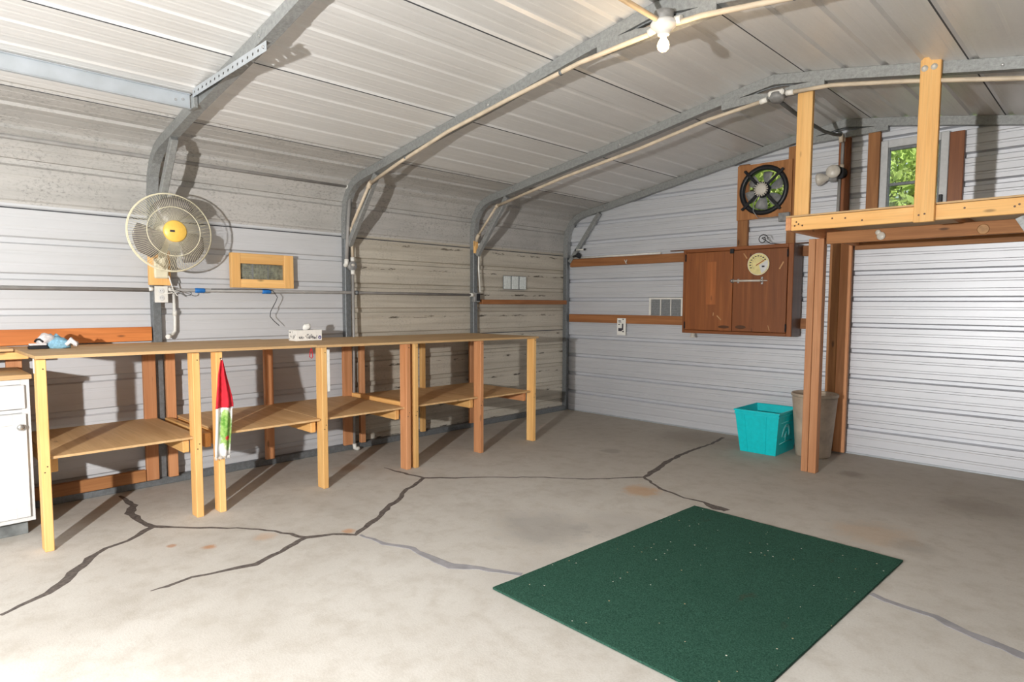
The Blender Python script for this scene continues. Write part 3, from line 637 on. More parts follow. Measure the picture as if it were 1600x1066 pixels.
part('connector', MB().tube([(.10, -3.09, 1.735), (.10, -3.09, 1.70)], .018, 10).tube([(.10, -3.09, 1.622), (.10, -3.09, 1.585)], .018, 10), M['plastic_white'], c3)
part('pipe', pipe(MB(), [(.10, -3.09, 1.59), (.112, -3.095, 1.0), (.105, -3.10, .06)], .0125), M['pvcg'], c3); part('elbow', MB().tube([(.105, -3.10, .065), (.108, -3.098, .025), (.118, -3.08, .018), (.12, -3.06, .018)], .018, 10), M['plastic_white'], c3)
st_ = MB()
for x, z in ((1.0, 2.452), (2.55, 2.705), (3.9, 2.70)): st_.tube([(x-.008, Y2, z-.001), (x+.008, Y2, z+.001)], .0165, 10)
part('strap', st_, M['galvd'], c3)
c4 = thing('loft_conduit', 'beige conduit following the frame above the loft down to a wall box', 'conduit', (.2, -1.63, 1.3)); Y3 = -1.63
part('pipe', pipe(MB(), [(3.14, Y3, 2.765), (2.7, Y3, 2.715), (2.112, Y3, 2.604), (1.3, Y3, 2.48), (.429, Y3, 2.314)], .0135), M['pvc'], c4); part('pipe', pipe(MB(), [(3.29, Y3, 2.782), (3.573, Y3, 2.767), (4.0, Y3, 2.69), (4.559, Y3, 2.573), (6.1, Y3, 2.28)], .0135), M['pvc'], c4)
part('coupling', MB().tube([(.45, Y3, 2.319), (.429, Y3, 2.314), (.42, Y3, 2.30)], .018, 10).tube([(.165, Y3, 2.05), (.135, Y3, 2.015), (.12, Y3+.01, 1.98)], .018, 10), M['pvc'], c4); part('pipe', pipe(MB(), [(.425, Y3, 2.31), (.15, Y3, 2.035)], .0115), M['pvc'], c4)
wpart('block', (.06, -1.615, 1.86), (.095, -1.575, 1.99), PINE, c4)
part('pipe', pipe(MB(), [(.09, -1.56, 1.95), (.085, -1.56, 1.7), (.09, -1.545, 1.45)], .0085), M['plastic_white'], c4); part('connector', MB().tube([(.09, -1.56, 1.965), (.09, -1.56, 1.94)], .014, 10).tube([(.09, -1.56, 1.935), (.09, -1.56, 1.905)], .014, 10), M['plastic_white'], c4)
part('switch_box', MB().box((.062, -1.63, 1.345), (.10, -1.55, 1.445), .003), M['box_grey'], c4); part('switch_face', MB().box((.1005, -1.605, 1.36), (.104, -1.555, 1.435), .001), M['black'], c4); part('connector', MB().tube([(.085, -1.68, 1.421), (.085, -1.63, 1.421)], .02, 10), M['plastic_white'], c4)
jb2 = part('junction_box', MB().lathe([(.05, 0), (.05, .03), (.042, .04), (.001, .041)], (3.215, Y3+.012, 2.785), (0, -.3, -1), 20), M['box_grey'], c4); part('junction_cap', MB().box((3.16, Y3-.028, 2.775), (3.27, Y3+.015, 2.815), .01), M['plastic_white'], c4); part('hub_fitting', MB().tube([(3.10, Y3, 2.76), (3.15, Y3, 2.768)], .019, 10).tube([(3.28, Y3, 2.782), (3.33, Y3, 2.78)], .019, 10), M['plastic_white'], c4)
c5 = thing('flexible_conduit', 'dark flexible conduit sagging from the loft frame to the back wall', 'conduit', (3.2, -.8, 2.7))
part('hose', MB().tube([(3.215, -1.59, 2.755), (3.21, -1.3, 2.74), (3.2, -1.0, 2.735), (3.19, -.6, 2.742), (3.18, -.3, 2.775), (3.175, -.13, 2.805)], .014, 8), M['dark_flex'], c5); part('end_fitting', MB().tube([(3.175, -.135, 2.81), (3.172, -.115, 2.78), (3.172, -.112, 2.745)], .018, 10), M['pvc'], c5)
c6 = thing('ridge_conduit', 'beige conduit running along the roof ridge to the bulb socket', 'conduit', (3.25, -5.2, 2.7))
part('pipe', MB().tube([(3.25, -7.6, 2.735), (3.25, -3.235, 2.772)], .0135, 10), M['pvc'], c6)
# ================================================================== LIGHT BULB
lb = thing('ceiling_light', 'bare lit bulb in a white porcelain socket under the roof', 'light', (3.26, -3.18, 2.63))
BC = Vector((3.255, -3.185, 2.755))
part('box', MB().lathe([(.05, .07), (.05, .03), (.045, .025)], BC, (0, 0, 1), 20), M['box_grey'], lb)
part('socket', MB().lathe([(.03, -.045), (.034, -.03), (.05, -.015), (.066, -.002), (.068, .01), (.06, .024)], BC, (0, 0, 1), 28), M['white'], lb)
part('fitting', MB().tube([BC+Vector((-.1, .02, .0)), BC+Vector((-.05, .02, .01))], .02, 10).tube([BC+Vector((.05, .02, .02)), BC+Vector((.09, .02, .015))], .02, 10), M['plastic_white'], lb)
part('bulb', MB().lathe([(.0135, -.045), (.015, -.06), (.026, -.078), (.031, -.095), (.028, -.112), (.016, -.124), (.001, -.127)], BC, (0, 0, 1), 20), M['bulb'], lb, 'glowing warm bulb')
bl = bpy.data.lights.new('bulb_light', 'POINT'); bl.energy = 5; bl.color = (1, .72, .42); bl.shadow_soft_size = .032; blo = bpy.data.objects.new('bulb_light', bl); C.objects.link(blo); blo.location = BC+Vector((0, -.0, -.165))
# ================================================================== left wall small things
vf = thing('vent_frame', 'pale wooden frame around a small meshed opening on the left wall', 'vent', (.05, -3.88, 1.45))
for lo, hi in (((.03, -4.137, 1.448), (.075, -4.066, 1.718)), ((.03, -3.712, 1.448), (.075, -3.63, 1.718)), ((.03, -4.0655, 1.637), (.073, -3.7125, 1.718)), ((.03, -4.0655, 1.448), (.073, -3.7125, 1.516))): wpart('frame_board', lo, hi, PINE, vf)
part('insulation', MB().box((.031, -4.0655, 1.5165), (.044, -3.7125, 1.6365), .001), M['batt'], vf, 'greenish meshed panel')
ms = MB()
for i in range(30): y = -4.064+.3505*i/29; ms.tube([(.05, y, 1.517), (.05, y+.0, 1.636)], .0012, 4)
for i in range(9): z = 1.519+.116*i/8; ms.tube([(.0515, -4.065, z), (.0515, -3.713, z)], .0012, 4)
ms.box((.0455, -3.97, 1.517), (.0465, -3.955, 1.636), 0).box((.0455, -3.84, 1.517), (.0465, -3.83, 1.636), 0); part('wire_mesh', ms, M['galv'], vf)
for y, lab in ((-4.378, 'blue tape wrap on the wall conduit right of the outlet box'), (-3.872, 'blue tape wrap on the wall conduit below the wooden vent frame')):
    m = MB().tube([(.085, y-.035, 1.42), (.085, y-.028, 1.42), (.085, y+.03, 1.42), (.085, y+.036, 1.42)], [.015, .019, .0185, .015], 12); solo('tape_wrap', m, M['blue'], lab, 'tape', 'blue tape wraps')
solo('bent_wire', MB().tube([(.10, -4.3, 1.432), (.10, -4.0, 1.438), (.10, -3.86, 1.437), (.098, -3.82, 1.425), (.098, -3.785, 1.375), (.098, -3.80, 1.34), (.098, -3.845, 1.26), (.098, -3.85, 1.22), (.098, -3.82, 1.185), (.098, -3.775, 1.145)], .003, 6), M['black'], 'thin bent dark wire hanging from the taped conduit', 'wire')
solo('wire_hook', MB().tube([(.1, -4.545, 1.41), (.115, -4.51, 1.395), (.12, -4.48, 1.38), (.12, -4.455, 1.385), (.115, -4.445, 1.40), (.11, -4.46, 1.41)], .003, 6), M['galvd'], 'small curled wire hook beside the outlet box', 'hook')
wp = thing('drop_conduit', 'white pipe dropping behind the workbench beside the fan post', 'conduit', (.03, -4.56, 1.05)); part('pipe', MB().tube([(.04, -4.545, 1.40), (.04, -4.54, 1.2), (.045, -4.545, 1.12), (.06, -4.57, 1.095), (.085, -4.60, 1.085)], .011, 10), M['plastic_white'], wp); part('collar', MB().tube([(.04, -4.54, 1.27), (.04, -4.54, 1.235)], .016, 10).tube([(.075, -4.59, 1.088), (.095, -4.61, 1.083)], .016, 10), M['plastic_white'], wp)
v3 = thing('wall_vent', 'white three-pane vent high on the dirty left wall', 'vent', (.02, -.935, 1.495))
part('frame', MB().box((.012, -1.125, 1.49), (.018, -.748, 1.645), .001), M['galvd'], v3)
for k in range(3):
    y = -1.12+k*.128; p_ = part('pane', MB().box((.019, y, 1.495), (.024, y+.108, 1.64), .001), M['vent'], v3); sl = MB()
    for j in range(11): sl.box((.0242, y+.002, 1.5+.013*j), (.0262, y+.106, 1.506+.013*j), 0)
    part('louvre', sl, M['vent'], p_)
# ---- things on the workbench
tb = thing('tissue_box', 'white patterned tissue box with a tissue poking out on the workbench', 'tissue box', (.42, -3.70, 1.041)); bz = tz(-3.7)-.002; TX0, TX1, TY0, TY1 = .34, .46, -3.815, -3.595
part('carton', MB().box((TX0, TY0, bz), (TX1, TY1, bz+.083), .002), M['paper'], tb)
pr = MB(); rq = random.Random(9)
for k in range(34):
    y = TY0+.02+.155*rq.random(); h = .008+.03*rq.random()*(1-abs((y-(TY0+.11))/.1)*.6); z = bz+.012+h; r_ = .003+.006*rq.random()
    pr.tube([(TX1+.0008, y+r_*math.cos(a), z+r_*math.sin(a)) for a in [5*i/9+k for i in range(10)]], .0011, 4)
for k in range(14):
    x = TX0+.01+.1*rq.random(); z = bz+.01+.06*rq.random(); r_ = .006; pr.tube([(x+r_*math.cos(a), TY0-.0008, z+r_*math.sin(a)) for a in [5*i/9+k for i in range(10)]], .0008, 4)
part('scroll_print', pr, M['ink'], tb)
part('brand_roundel', MB().lathe([(.0135, 0), (.0135, .0012)], (TX1, TY1-.02, bz+.024), (1, 0, 0), 20), M['navy'], tb, 'navy round emblem'); part('roundel_mark', MB().box((TX1+.0013, TY1-.029, bz+.024), (TX1+.0018, TY1-.011, bz+.028), 0).box((TX1+.0013, TY1-.022, bz+.014), (TX1+.0018, TY1-.018, bz+.024), 0), M['paper'], tb)
part('slot', MB().box((TX0+.03, TY0+.05, bz+.0832), (TX1-.04, TY1-.05, bz+.0838), 0), M['ink'], tb)
ts = MB(); vs = []; K = 9
for i in range(7):
    t = i/6
    for k in range(K): a = 2*math.pi*k/K; w = .012+.022*math.sin(math.pi*min(1, t*.75+.15)); vs.append((.40+w*.5*math.cos(a)*(1+.3*math.sin(3*a)), -3.70+.012*t+w*math.sin(a), bz+.083+.045*t+.006*math.sin(2*a+i)))
part('tissue', ts.add(vs, [(i*K+k, i*K+(k+1) % K, (i+1)*K+(k+1) % K, (i+1)*K+k) for i in range(6) for k in range(K)]+[tuple(range(6*K, 7*K))], True), M['paper'], tb)
def glove(name, cx, cy, z, rot, mats, label, scale=1, lift=0, sq=1):
    g = thing(name, label, 'glove', (cx, cy, z), 'crumpled work gloves'); cr, sr = math.cos(rot), math.sin(rot)
    def P(x, y, h): return (cx+scale*(x*cr-y*sr), cy+scale*(x*sr+y*cr), z+scale*h+lift)
    m = MB(); vs = []; K = 12; prof = [(-.07, .034, .02), (-.05, .040, .028), (-.02, .046, .038), (.015, .048, .036), (.04, .042, .028), (.052, .02, .014)]
    for (x, w, h) in prof:
        for k in range(K):
            a = 2*math.pi*k/K; vs.append(P(x, w*math.cos(a)*(1+.12*math.sin(3*a+x*60)), h*.9+h*math.sin(a)*(1+.2*math.sin(2*a+x*40))))
    part('palm', m.add(vs, [(i*K+k, i*K+(k+1) % K, (i+1)*K+(k+1) % K, (i+1)*K+k) for i in range(5) for k in range(K)]+[tuple(range(K))[::-1], tuple(range(5*K, 6*K))], True), mats[0], g)
    for j, (y0, L, b) in enumerate(((-.033, .055, .3), (-.012, .07, -.2), (.011, .065, .25), (.032, .05, -.3))):
        part('finger', MB().tube([P(.035, y0, .022), P(.035+L*.4, y0+b*.02, .042+.015*(j % 2)), P(.035+L*.75, y0+b*.06, .03), P(.035+L*.8, y0+b*.075, .012)], [.013*scale, .0125*scale, .011*scale, .005*scale], 8), mats[1], g)
    part('thumb', MB().tube([P(-.02, .04, .016), P(.005, .066, .02), P(.03, .075, .014)], [.013*scale, .012*scale, .006*scale], 8), mats[1], g)
    part('cuff', MB().tube([P(-.072, -.034, .012), P(-.075, -.01, .03), P(-.075, .015, .03), P(-.072, .034, .012)], .008*scale, 6), M['black'] if mats[0] is M['glove_w'] else M['glove_w'], g)
gz = tz(-5.3)+.0005
glove('work_glove', .40, -5.30, gz, 1.2, (M['glove_b'], M['glove_w']), 'light blue and white work glove crumpled on the left end of the workbench', .95)
glove('work_glove', .38, -5.36, gz+.03, 2.2, (M['glove_w'], M['glove_b']), 'white-palmed work glove lying on top of the other glove', .8, .004)
tl = thing('pocket_scraper', 'small black-bottomed tool lying left of the crumpled gloves', 'tool', (.42, -5.42, gz)); part('grip', MB().box((.39, -5.46, gz), (.43, -5.365, gz+.022), .005), M['black'], tl); part('cap', MB().box((.392, -5.455, gz+.0225), (.428, -5.37, gz+.034), .005), M['glove_w'], tl)
solo('white_strip', MB().box((.974, -3.8435, .70), (.979, -3.822, 1.0), .001), M['plastic_white'], 'thin white strip fastened to the side of a workbench leg', 'strip')
solo('red_loop', MB().tube([(.92, -3.93, 1.012), (.92, -3.94, .99), (.92, -3.945, .95), (.92, -3.93, .94), (.92, -3.92, .95), (.92, -3.925, .99), (.92, -3.93, 1.01)], .003, 6), M['red'], 'thin red loop hanging under the workbench top', 'loop')
# ---- steel channel and perforated hanger at the upper left
ch = MB(); ch.box((1.005, -7.6, 2.468), (1.009, -4.72, 2.556), .0005).box((1.0095, -7.6, 2.552), (1.03, -4.72, 2.556), .0005).box((1.0095, -7.6, 2.468), (1.03, -4.72, 2.472), .0005)
chn = thing('steel_channel', 'pale steel channel running along the roof above the left wall', 'channel', (1.0, -6.1, 2.49)); part('channel', ch, M['track'], chn); part('bracket', MB().box((.96, -4.716, 2.475), (1.06, -4.6935, 2.55), .002), M['galv'], chn)
part('bolt', MB().lathe([(.008, 0), (.008, .005)], (1.0095, -4.76, 2.52), (1, 0, 0), 6).lathe([(.008, 0), (.008, .005)], (1.0095, -4.8, 2.51), (1, 0, 0), 6), M['chrome'], chn)
ps = thing('perforated_angle', 'bright perforated steel angle bolted across the steel frame', 'angle bar', (1.55, -4.72, 2.53)); X0, X1 = 1.06, 2.04; nh = 16
pf = MB(); L = X1-X0; zc = 2.553; hh = .024
for k in range(nh):
    a = X0+L*k/nh; b = X0+L*(k+1)/nh; cx = (a+b)/2; r_ = .0085; ring = [(cx+r_*math.cos(t), zc+r_*math.sin(t)) for t in [2*math.pi*i/8+math.pi/8 for i in range(8)]]
    out = [(b, zc+hh*.4), (cx+.01, zc+hh), (cx-.01, zc+hh), (a, zc+hh*.4), (a, zc-hh*.4), (cx-.01, zc-hh), (cx+.01, zc-hh), (b, zc-hh*.4)]
    for y in (-4.722, -4.7205): 
        pf.add([(x, y, z) for x, z in ring]+[(x, y, z) for x, z in out], [(i, (i+1) % 8, 8+(i+1) % 8, 8+i) for i in range(8)])
        pf.add([(a, y, zc+hh*.4), (a, y, zc+hh), (cx-.01, y, zc+hh)], [(0, 1, 2)]).add([(b, y, zc+hh*.4), (b, y, zc+hh), (cx+.01, y, zc+hh)], [(0, 1, 2)]).add([(a, y, zc-hh*.4), (a, y, zc-hh), (cx-.01, y, zc-hh)], [(0, 1, 2)]).add([(b, y, zc-hh*.4), (b, y, zc-hh), (cx+.01, y, zc-hh)], [(0, 1, 2)])
part('perforated_face', pf, M['track'], ps); part('flange', MB().box((X0, -4.7204, zc+hh-.002), (X1, -4.694, zc+hh), .0003), M['galv'], ps); part('bolt', MB().lathe([(.008, 0), (.008, .006)], (X1-.03, -4.7225, zc+.0), (0, -1, 0), 6), M['chrome'], ps)
# ================================================================== RUG
rg_ = MB(); nx, ny = 26, 36; cor = [(2.979, -4.126), (3.062, -2.368), (4.262, -2.405), (4.19, -4.17)]
def rq_(u, v): a = Vector(cor[0]).lerp(Vector(cor[1]), v); b = Vector(cor[3]).lerp(Vector(cor[2]), v); return a.lerp(b, u)
vs = []; rr = random.Random(2)
for z in (.0125, .0028):
    for i in range(nx+1):
        for j in range(ny+1): p = rq_(i/nx, j/ny); vs.append((p.x, p.y, z+(.0 if z < .01 else rr.uniform(-.0008, .0008))))
K = ny+1; o_ = (nx+1)*K; fs = [(i*K+j, (i+1)*K+j, (i+1)*K+j+1, i*K+j+1) for i in range(nx) for j in range(ny)]; fs += [tuple(o_+q for q in f[::-1]) for f in fs]
for j in range(ny): fs += [(j, j+1, o_+j+1, o_+j), (nx*K+j+1, nx*K+j, o_+nx*K+j, o_+nx*K+j+1)]
for i in range(nx): fs += [((i+1)*K, i*K, o_+i*K, o_+(i+1)*K), (i*K+ny, (i+1)*K+ny, o_+(i+1)*K+ny, o_+i*K+ny)]
solo('rug', rg_.add(vs, fs), M['rug'], 'dark green turf rug on the concrete floor', 'rug')
# ================================================================== BACK WALL
wsolo('ledger_board', (.095, -.042, 1.782), (2.92, -.001, 1.876), LEDG, 'upper brown board across the back wall behind the hanging cabinet', 'board', 'ledger boards on the back wall')
wsolo('ledger_board', (.085, -.042, 1.108), (2.92, -.001, 1.204), LEDG, 'lower brown board across the back wall carrying the white tag', 'board', 'ledger boards on the back wall')
solo('white_rod', MB().tube([(.13, -.03, 1.89), (1.36, -.03, 1.889)], .0125, 10), M['plastic_white'], 'thin white rod lying on the upper back wall board', 'rod')
hc = thing('hanging_cabinet', 'dark-stained two-door wooden cabinet hung on the back wall', 'cabinet', (2.315, -.15, 1.04))
CX0, CX1, CZ0, CZ1 = 1.768, 2.862, 1.04, 1.886
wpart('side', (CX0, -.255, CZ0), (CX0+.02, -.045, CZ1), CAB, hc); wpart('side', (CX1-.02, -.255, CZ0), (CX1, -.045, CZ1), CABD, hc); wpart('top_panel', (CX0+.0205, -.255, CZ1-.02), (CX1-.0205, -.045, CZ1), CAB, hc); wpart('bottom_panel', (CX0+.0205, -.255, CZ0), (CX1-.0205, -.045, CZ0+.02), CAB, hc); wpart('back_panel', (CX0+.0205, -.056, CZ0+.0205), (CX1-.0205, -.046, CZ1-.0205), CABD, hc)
for lo, hi in (((CX0, -.27, CZ0), (CX0+.03, -.2555, CZ1)), ((CX1-.045, -.27, CZ0), (CX1, -.2555, CZ1)), ((CX0+.0305, -.27, CZ1-.035), (CX1-.0455, -.2555, CZ1)), ((CX0+.0305, -.27, CZ0), (CX1-.0455, -.2555, CZ0+.03))): wpart('face_rail', lo, hi, CAB, hc)
DM = 2.302; dz0, dz1 = CZ0+.034, CZ1-.039
d1 = part('door', MB().box((CX0+.034, -.276, dz0), (DM-.003, -.258, dz1), .002), CAB[2], hc); d2 = part('door', MB().box((DM+.003, -.276, dz0), (CX1-.049, -.258, dz1), .002), CAB[2], hc)
part('pale_patch', MB().box((2.03, -.2768, 1.33), (2.13, -.2761, 1.75), 0), CABL, d1, 'paler unstained rectangle')
for d_, x in ((d2, CX1-.047), (d1, CX0+.032)):
    for z in (1.12, 1.80): part('hinge', MB().box((x-.007, -.282, z-.035), (x+.007, -.2765, z+.035), .001).tube([(x, -.284, z-.035), (x, -.284, z+.035)], .005, 8), M['black'], d_)
part('catch', MB().box((2.27, -.29, 1.82), (2.31, -.2765, 1.865), .004), M['black'], d1, 'black catch')
lt = part('latch_bar', MB().tube([(2.315, -.30, 1.557), (2.60, -.30, 1.554)], .009, 10).tube([(2.60, -.30, 1.554), (2.645, -.30, 1.553)], .004, 8), M['flood'], d2, 'pale steel slide bar')
part('latch_stud', MB().lathe([(.02, 0), (.02, .004), (.009, .006), (.009, .022), (.014, .03), (.001, .032)], (2.30, -.2765, 1.557), (0, -1, 0), 14), M['chrome'], lt); part('latch_plate', MB().lathe([(.018, 0), (.018, .012)], (2.585, -.30, 1.554), (1, 0, 0), 14).box((2.35, -.285, 1.535), (2.37, -.2765, 1.575), .002).box((2.58, -.292, 1.52), (2.6, -.2765, 1.59), .002), M['chrome'], lt)
sm_ = MB()
for (x, z, w, h, a) in ((2.76, 1.69, .012, .075, .5), (2.17, 1.20, .01, .06, -.8), (2.42, 1.79, .01, .06, -.6), (2.11, 1.235, .008, .03, .1), (2.66, 1.115, .006, .05, -.3)):
    t = MB().box((-w/2, -.0004, -h/2), (w/2, .0004, h/2), 0); rm = Matrix.Rotation(a, 3, 'Y'); sm_.add([rm @ Vector(v)+Vector((x, -.2766, z)) for v in t.v], t.f)
part('scrape_mark', sm_, M['tape_y'], hc); part('grip_stain', MB().ball((2.22, -.2758, 1.112), (.06, .0012, .016), 16, 6).ball((2.39, -.2758, 1.115), (.055, .0012, .018), 16, 6), CABD[0], hc)
th = thing('dial_thermometer', 'round yellowed dial thermometer hung on the right cabinet door', 'thermometer', (2.55, -.28, 1.605)); TC = Vector((2.552, -.277, 1.708))
part('dial', MB().lathe([(.1, 0), (.1, .012), (.093, .014), (.001, .0141)], TC, (0, -1, 0), 36), M['dialm'], th); part('rim', MB().tube([TC+Vector((.1*math.cos(a), -.012, .1*math.sin(a))) for a in [2*math.pi*i/40 for i in range(41)]], .004, 6, False), M['cream'], th)
wd = MB(); wd.prism([(TC.x+.008, TC.z-.01)]+[(TC.x+.091*math.cos(a), TC.z+.091*math.sin(a)) for a in [math.radians(-70+95*i/10) for i in range(11)]], 1, TC.y-.0155, TC.y-.0146); part('white_sector', wd, M['white'], th)
tk = MB()
for i in range(11):
    a = math.radians(215-190*i/10-10); p = TC+Vector((.076*math.cos(a), -.0148, .076*math.sin(a))); tk.box(p+Vector((-.008, -.0006, -.0045)), p+Vector((.008, .0006, .0045)), 0)
for i in range(40):
    a = math.radians(230-240*i/39); p = TC+Vector((.058*math.cos(a), -.0148, .058*math.sin(a))); tk.box(p+Vector((-.0012, -.0006, -.0012)), p+Vector((.0012, .0006, .0012)), 0)
part('scale_mark', tk.box(TC+Vector((.035, -.0172, -.03)), TC+Vector((.06, -.0158, -.015)), 0), M['ink'], th); part('needle', MB().bar(TC+Vector((-.02, -.018, -.012)), TC+Vector((.055, -.018, .035)), .007, .002, (0, 1, 0), 0), M['rust'], th)
solo('thin_lath', MB().box((1.55, -.16, CZ1+.001), (3.08, -.13, CZ1+.011), .001), CABD[0], 'thin dark lath lying on top of the hanging cabinet', 'lath')
solo('wire_coil', MB().tube([(2.55+.05*(1-.04*i)*math.cos(i*.5), -.2, CZ1+.058+.05*(1-.04*i)*math.sin(i*.5)) for i in range(18)]+[(2.62, -.2, CZ1+.016), (2.72, -.2, CZ1+.004)], .004, 6), M['black'], 'curled dark wire standing on top of the hanging cabinet', 'wire')
solo('porcelain_knob', MB().lathe([(.03, 0), (.03, .01), (.022, .02), (.022, .045), (.03, .052)], (1.80, -.1, CZ0-.054), (0, 0, 1), 16), M['flood'], 'small pale cup under the left corner of the hanging cabinet', 'cup')
gv = thing('louvred_vent', 'white framed three-part vent beside the hanging cabinet', 'vent', (1.425, -.01, 1.205))
for lo, hi in (((1.215, -.022, 1.206), (1.24, -.001, 1.402)), ((1.61, -.022, 1.206), (1.635, -.001, 1.402)), ((1.2405, -.022, 1.385), (1.6095, -.001, 1.402)), ((1.355, -.02, 1.206), (1.366, -.001, 1.3845)), ((1.48, -.02, 1.206), (1.491, -.001, 1.3845))): part('frame_bar', MB().box(lo, hi, .002), M['plastic_white'], gv)
for k in range(3):
    a = (1.2405, 1.3665, 1.4915)[k]; b = (1.3545, 1.4795, 1.6095)[k]; pn = part('screen', MB().box((a, -.008, 1.2065), (b, -.004, 1.3845), 0), M['vent_grey'], gv); sl = MB()
    for j in range(9): sl.box((a+.002, -.014, 1.212+.019*j), (b-.002, -.0085, 1.217+.019*j), 0)
    part('louvre', sl, M['galvd'], pn)
tg = thing('hang_tag', 'white printed tag hanging from the lower back wall board', 'tag', (.87, -.045, .97)); part('card', MB().box((.812, -.0475, .972), (.93, -.0455, 1.168), .0004), M['paper'], tg)
tp = MB()
for x0, x1, z0, z1 in ((.828, .878, 1.018, 1.052), (.878, .897, 1.03, 1.105), (.885, .905, 1.006, 1.022), (.826, .864, 1.13, 1.14), (.826, .87, 1.118, 1.124), (.885, .902, 1.15, 1.16), (.826, .85, 1.09, 1.1)): tp.box((x0, -.0482, z0), (x1, -.0476, z1), 0)
part('print', tp, M['ink'], tg)
solo('coat_hook', MB().tube([(.93, -.044, 1.79), (.93, -.06, 1.79), (.93, -.065, 1.80), (.945, -.068, 1.835)], .004, 6).tube([(.93, -.065, 1.80), (.912, -.068, 1.835)], .004, 6), M['plastic_white'], 'small white wire hook on the upper back wall board', 'hook')
solo('black_horn', MB().lathe([(.012, 0), (.015, .05), (.028, .085), (.036, .10), (.030, .104)], (.17, -.075, 1.905), (.98, -.1, .08), 18), M['black'], 'small black cone beside the corner steel brace', 'horn')
bh = thing('handle_bar', 'short white bar with black ends beside the corner steel brace', 'handle', (.25, -.05, 1.975)); part('bar', MB().tube([(.20, -.055, 1.985), (.32, -.055, 1.985)], .009, 10), M['plastic_white'], bh); part('end_cap', MB().tube([(.185, -.055, 1.985), (.2, -.055, 1.985)], .013, 10).tube([(.32, -.055, 1.985), (.336, -.055, 1.985)], .013, 10), M['black'], bh)
# ---- studs on the gable
def stud(x0, x1, z0, z1, F, lab, y0=-.04): return wsolo('wall_stud', (x0, y0, z0), (x1, -.001, z1), F, lab, 'stud', 'studs on the back wall')
stud(2.222, 2.325, 1.90, 2.70, OLD, 'brown stud left of the black exhaust fan'); stud(2.70, 2.775, 1.90, 2.80, OLD, 'brown stud right of the black exhaust fan')
stud(3.135, 3.228, 1.95, 2.83, CAB, 'dark brown stud carrying the twin flood lamp'); stud(3.37, 3.462, 1.95, 2.835, OLD, 'brown stud on the left side of the window', -.05); stud(3.958, 4.055, 1.95, 2.70, CAB, 'dark knotty stud on the right side of the window', -.06)
# ---- exhaust fan
ef = thing('exhaust_fan', 'black round exhaust fan on a brown board in the back wall', 'fan', (2.49, -.06, 2.15)); EC = Vector((2.486, -.075, 2.425))
bd = MB(); nn_ = 40; ring = [(EC.x+.195*math.cos(2*math.pi*i/nn_), EC.z+.195*math.sin(2*math.pi*i/nn_)) for i in range(nn_)]
def sqp(i):
    a = 2*math.pi*i/nn_; ca, sa = math.cos(a), math.sin(a); k = min(.262/abs(ca) if ca else 9, (.262)/abs(sa) if sa else 9); return (EC.x+k*ca, EC.z-.005+k*sa)
sq = [sqp(i) for i in range(nn_)]; vs = [(x, -.066, z) for x, z in ring+sq]+[(x, -.042, z) for x, z in ring+sq]; fs = []
for i in range(nn_):
    j = (i+1) % nn_; fs += [(i, j, nn_+j, nn_+i), (2*nn_+i, 3*nn_+i, 3*nn_+j, 2*nn_+j), (i, 2*nn_+i, 2*nn_+j, j), (nn_+i, nn_+j, 3*nn_+j, 3*nn_+i)]
part('mounting_board', bd.add(vs, fs), OLD[2], ef, 'brown square mounting board')
part('shroud', MB().lathe([(.196, .06), (.19, .0), (.2, -.015), (.225, -.012), (.236, 0), (.236, .009), (.2, .009), (.196, .06)], EC+Vector((0, .0, 0)), (0, 1, 0), 44, True, False), M['black'], ef)
part('motor', MB().lathe([(.05, -.055), (.072, -.045), (.074, .0), (.06, .03)], EC, (0, 1, 0), 28), M['black'], ef); cp = MB().lathe([(.056, 0), (.056, .004), (.03, .008), (.001, .009)], EC+Vector((0, -.055, 0)), (0, -1, 0), 24)
for k in range(18): a = 2*math.pi*k/18; p = EC+Vector((.062*math.cos(a), -.054, .062*math.sin(a))); cp.ball(p, .0075, 6, 4)
part('motor_cap', cp, M['flood'], ef, 'pale ribbed motor cap')
for k in range(4):
    a = math.radians(42+90*k); d = Vector((math.cos(a), 0, math.sin(a))); part('strut', MB().bar(EC+d*.06+Vector((0, -.03, 0)), EC+d*.262+Vector((0, -.025, 0)), .026, .008, (0, 1, 0), .002).lathe([(.012, 0), (.012, .008)], EC+d*.252+Vector((0, -.03, 0)), (0, -1, 0), 8), M['black'], ef)
for k in range(6):
    a0 = math.radians(20+60*k); vs = []; 
    for s_ in (1, -1):
        for i in range(5):
            r = .06+.12*i/4; hw = .2+.17*math.sin(math.pi*(.2+.6*i/4))
            for j in range(4): q = j/3*2-1; a = a0+q*hw; vs.append((EC.x+r*math.cos(a), EC.y+.03+.022*q+s_*.001, EC.z+r*math.sin(a)))
    fs = [(s*20+i*4+j, s*20+i*4+j+1, s*20+(i+1)*4+j+1, s*20+(i+1)*4+j) for s in (0, 1) for i in range(4) for j in range(3)]
    for i in range(4): fs += [(i*4, i*4+4, 24+i*4, 20+i*4), (i*4+3, 23+i*4, 27+i*4, i*4+7)]
    for j in range(3): fs += [(j, 20+j, 21+j, j+1), (16+j, 17+j, 37+j, 36+j)]
    part('blade', MB().add(vs, fs, True), M['box_grey'], ef)
part('wire', MB().tube([EC+Vector((-.01, -.062, -.05)), EC+Vector((-.06, -.07, -.12)), EC+Vector((-.07, -.05, -.2)), EC+Vector((-.03, -.03, -.265)), EC+Vector((.08, -.03, -.272)), EC+Vector((.16, -.03, -.268))], .004, 6), M['box_grey'], ef); part('wire_box', MB().box((2.645, -.10, 2.11), (2.745, -.0665, 2.19), .003), M['box_grey'], ef)
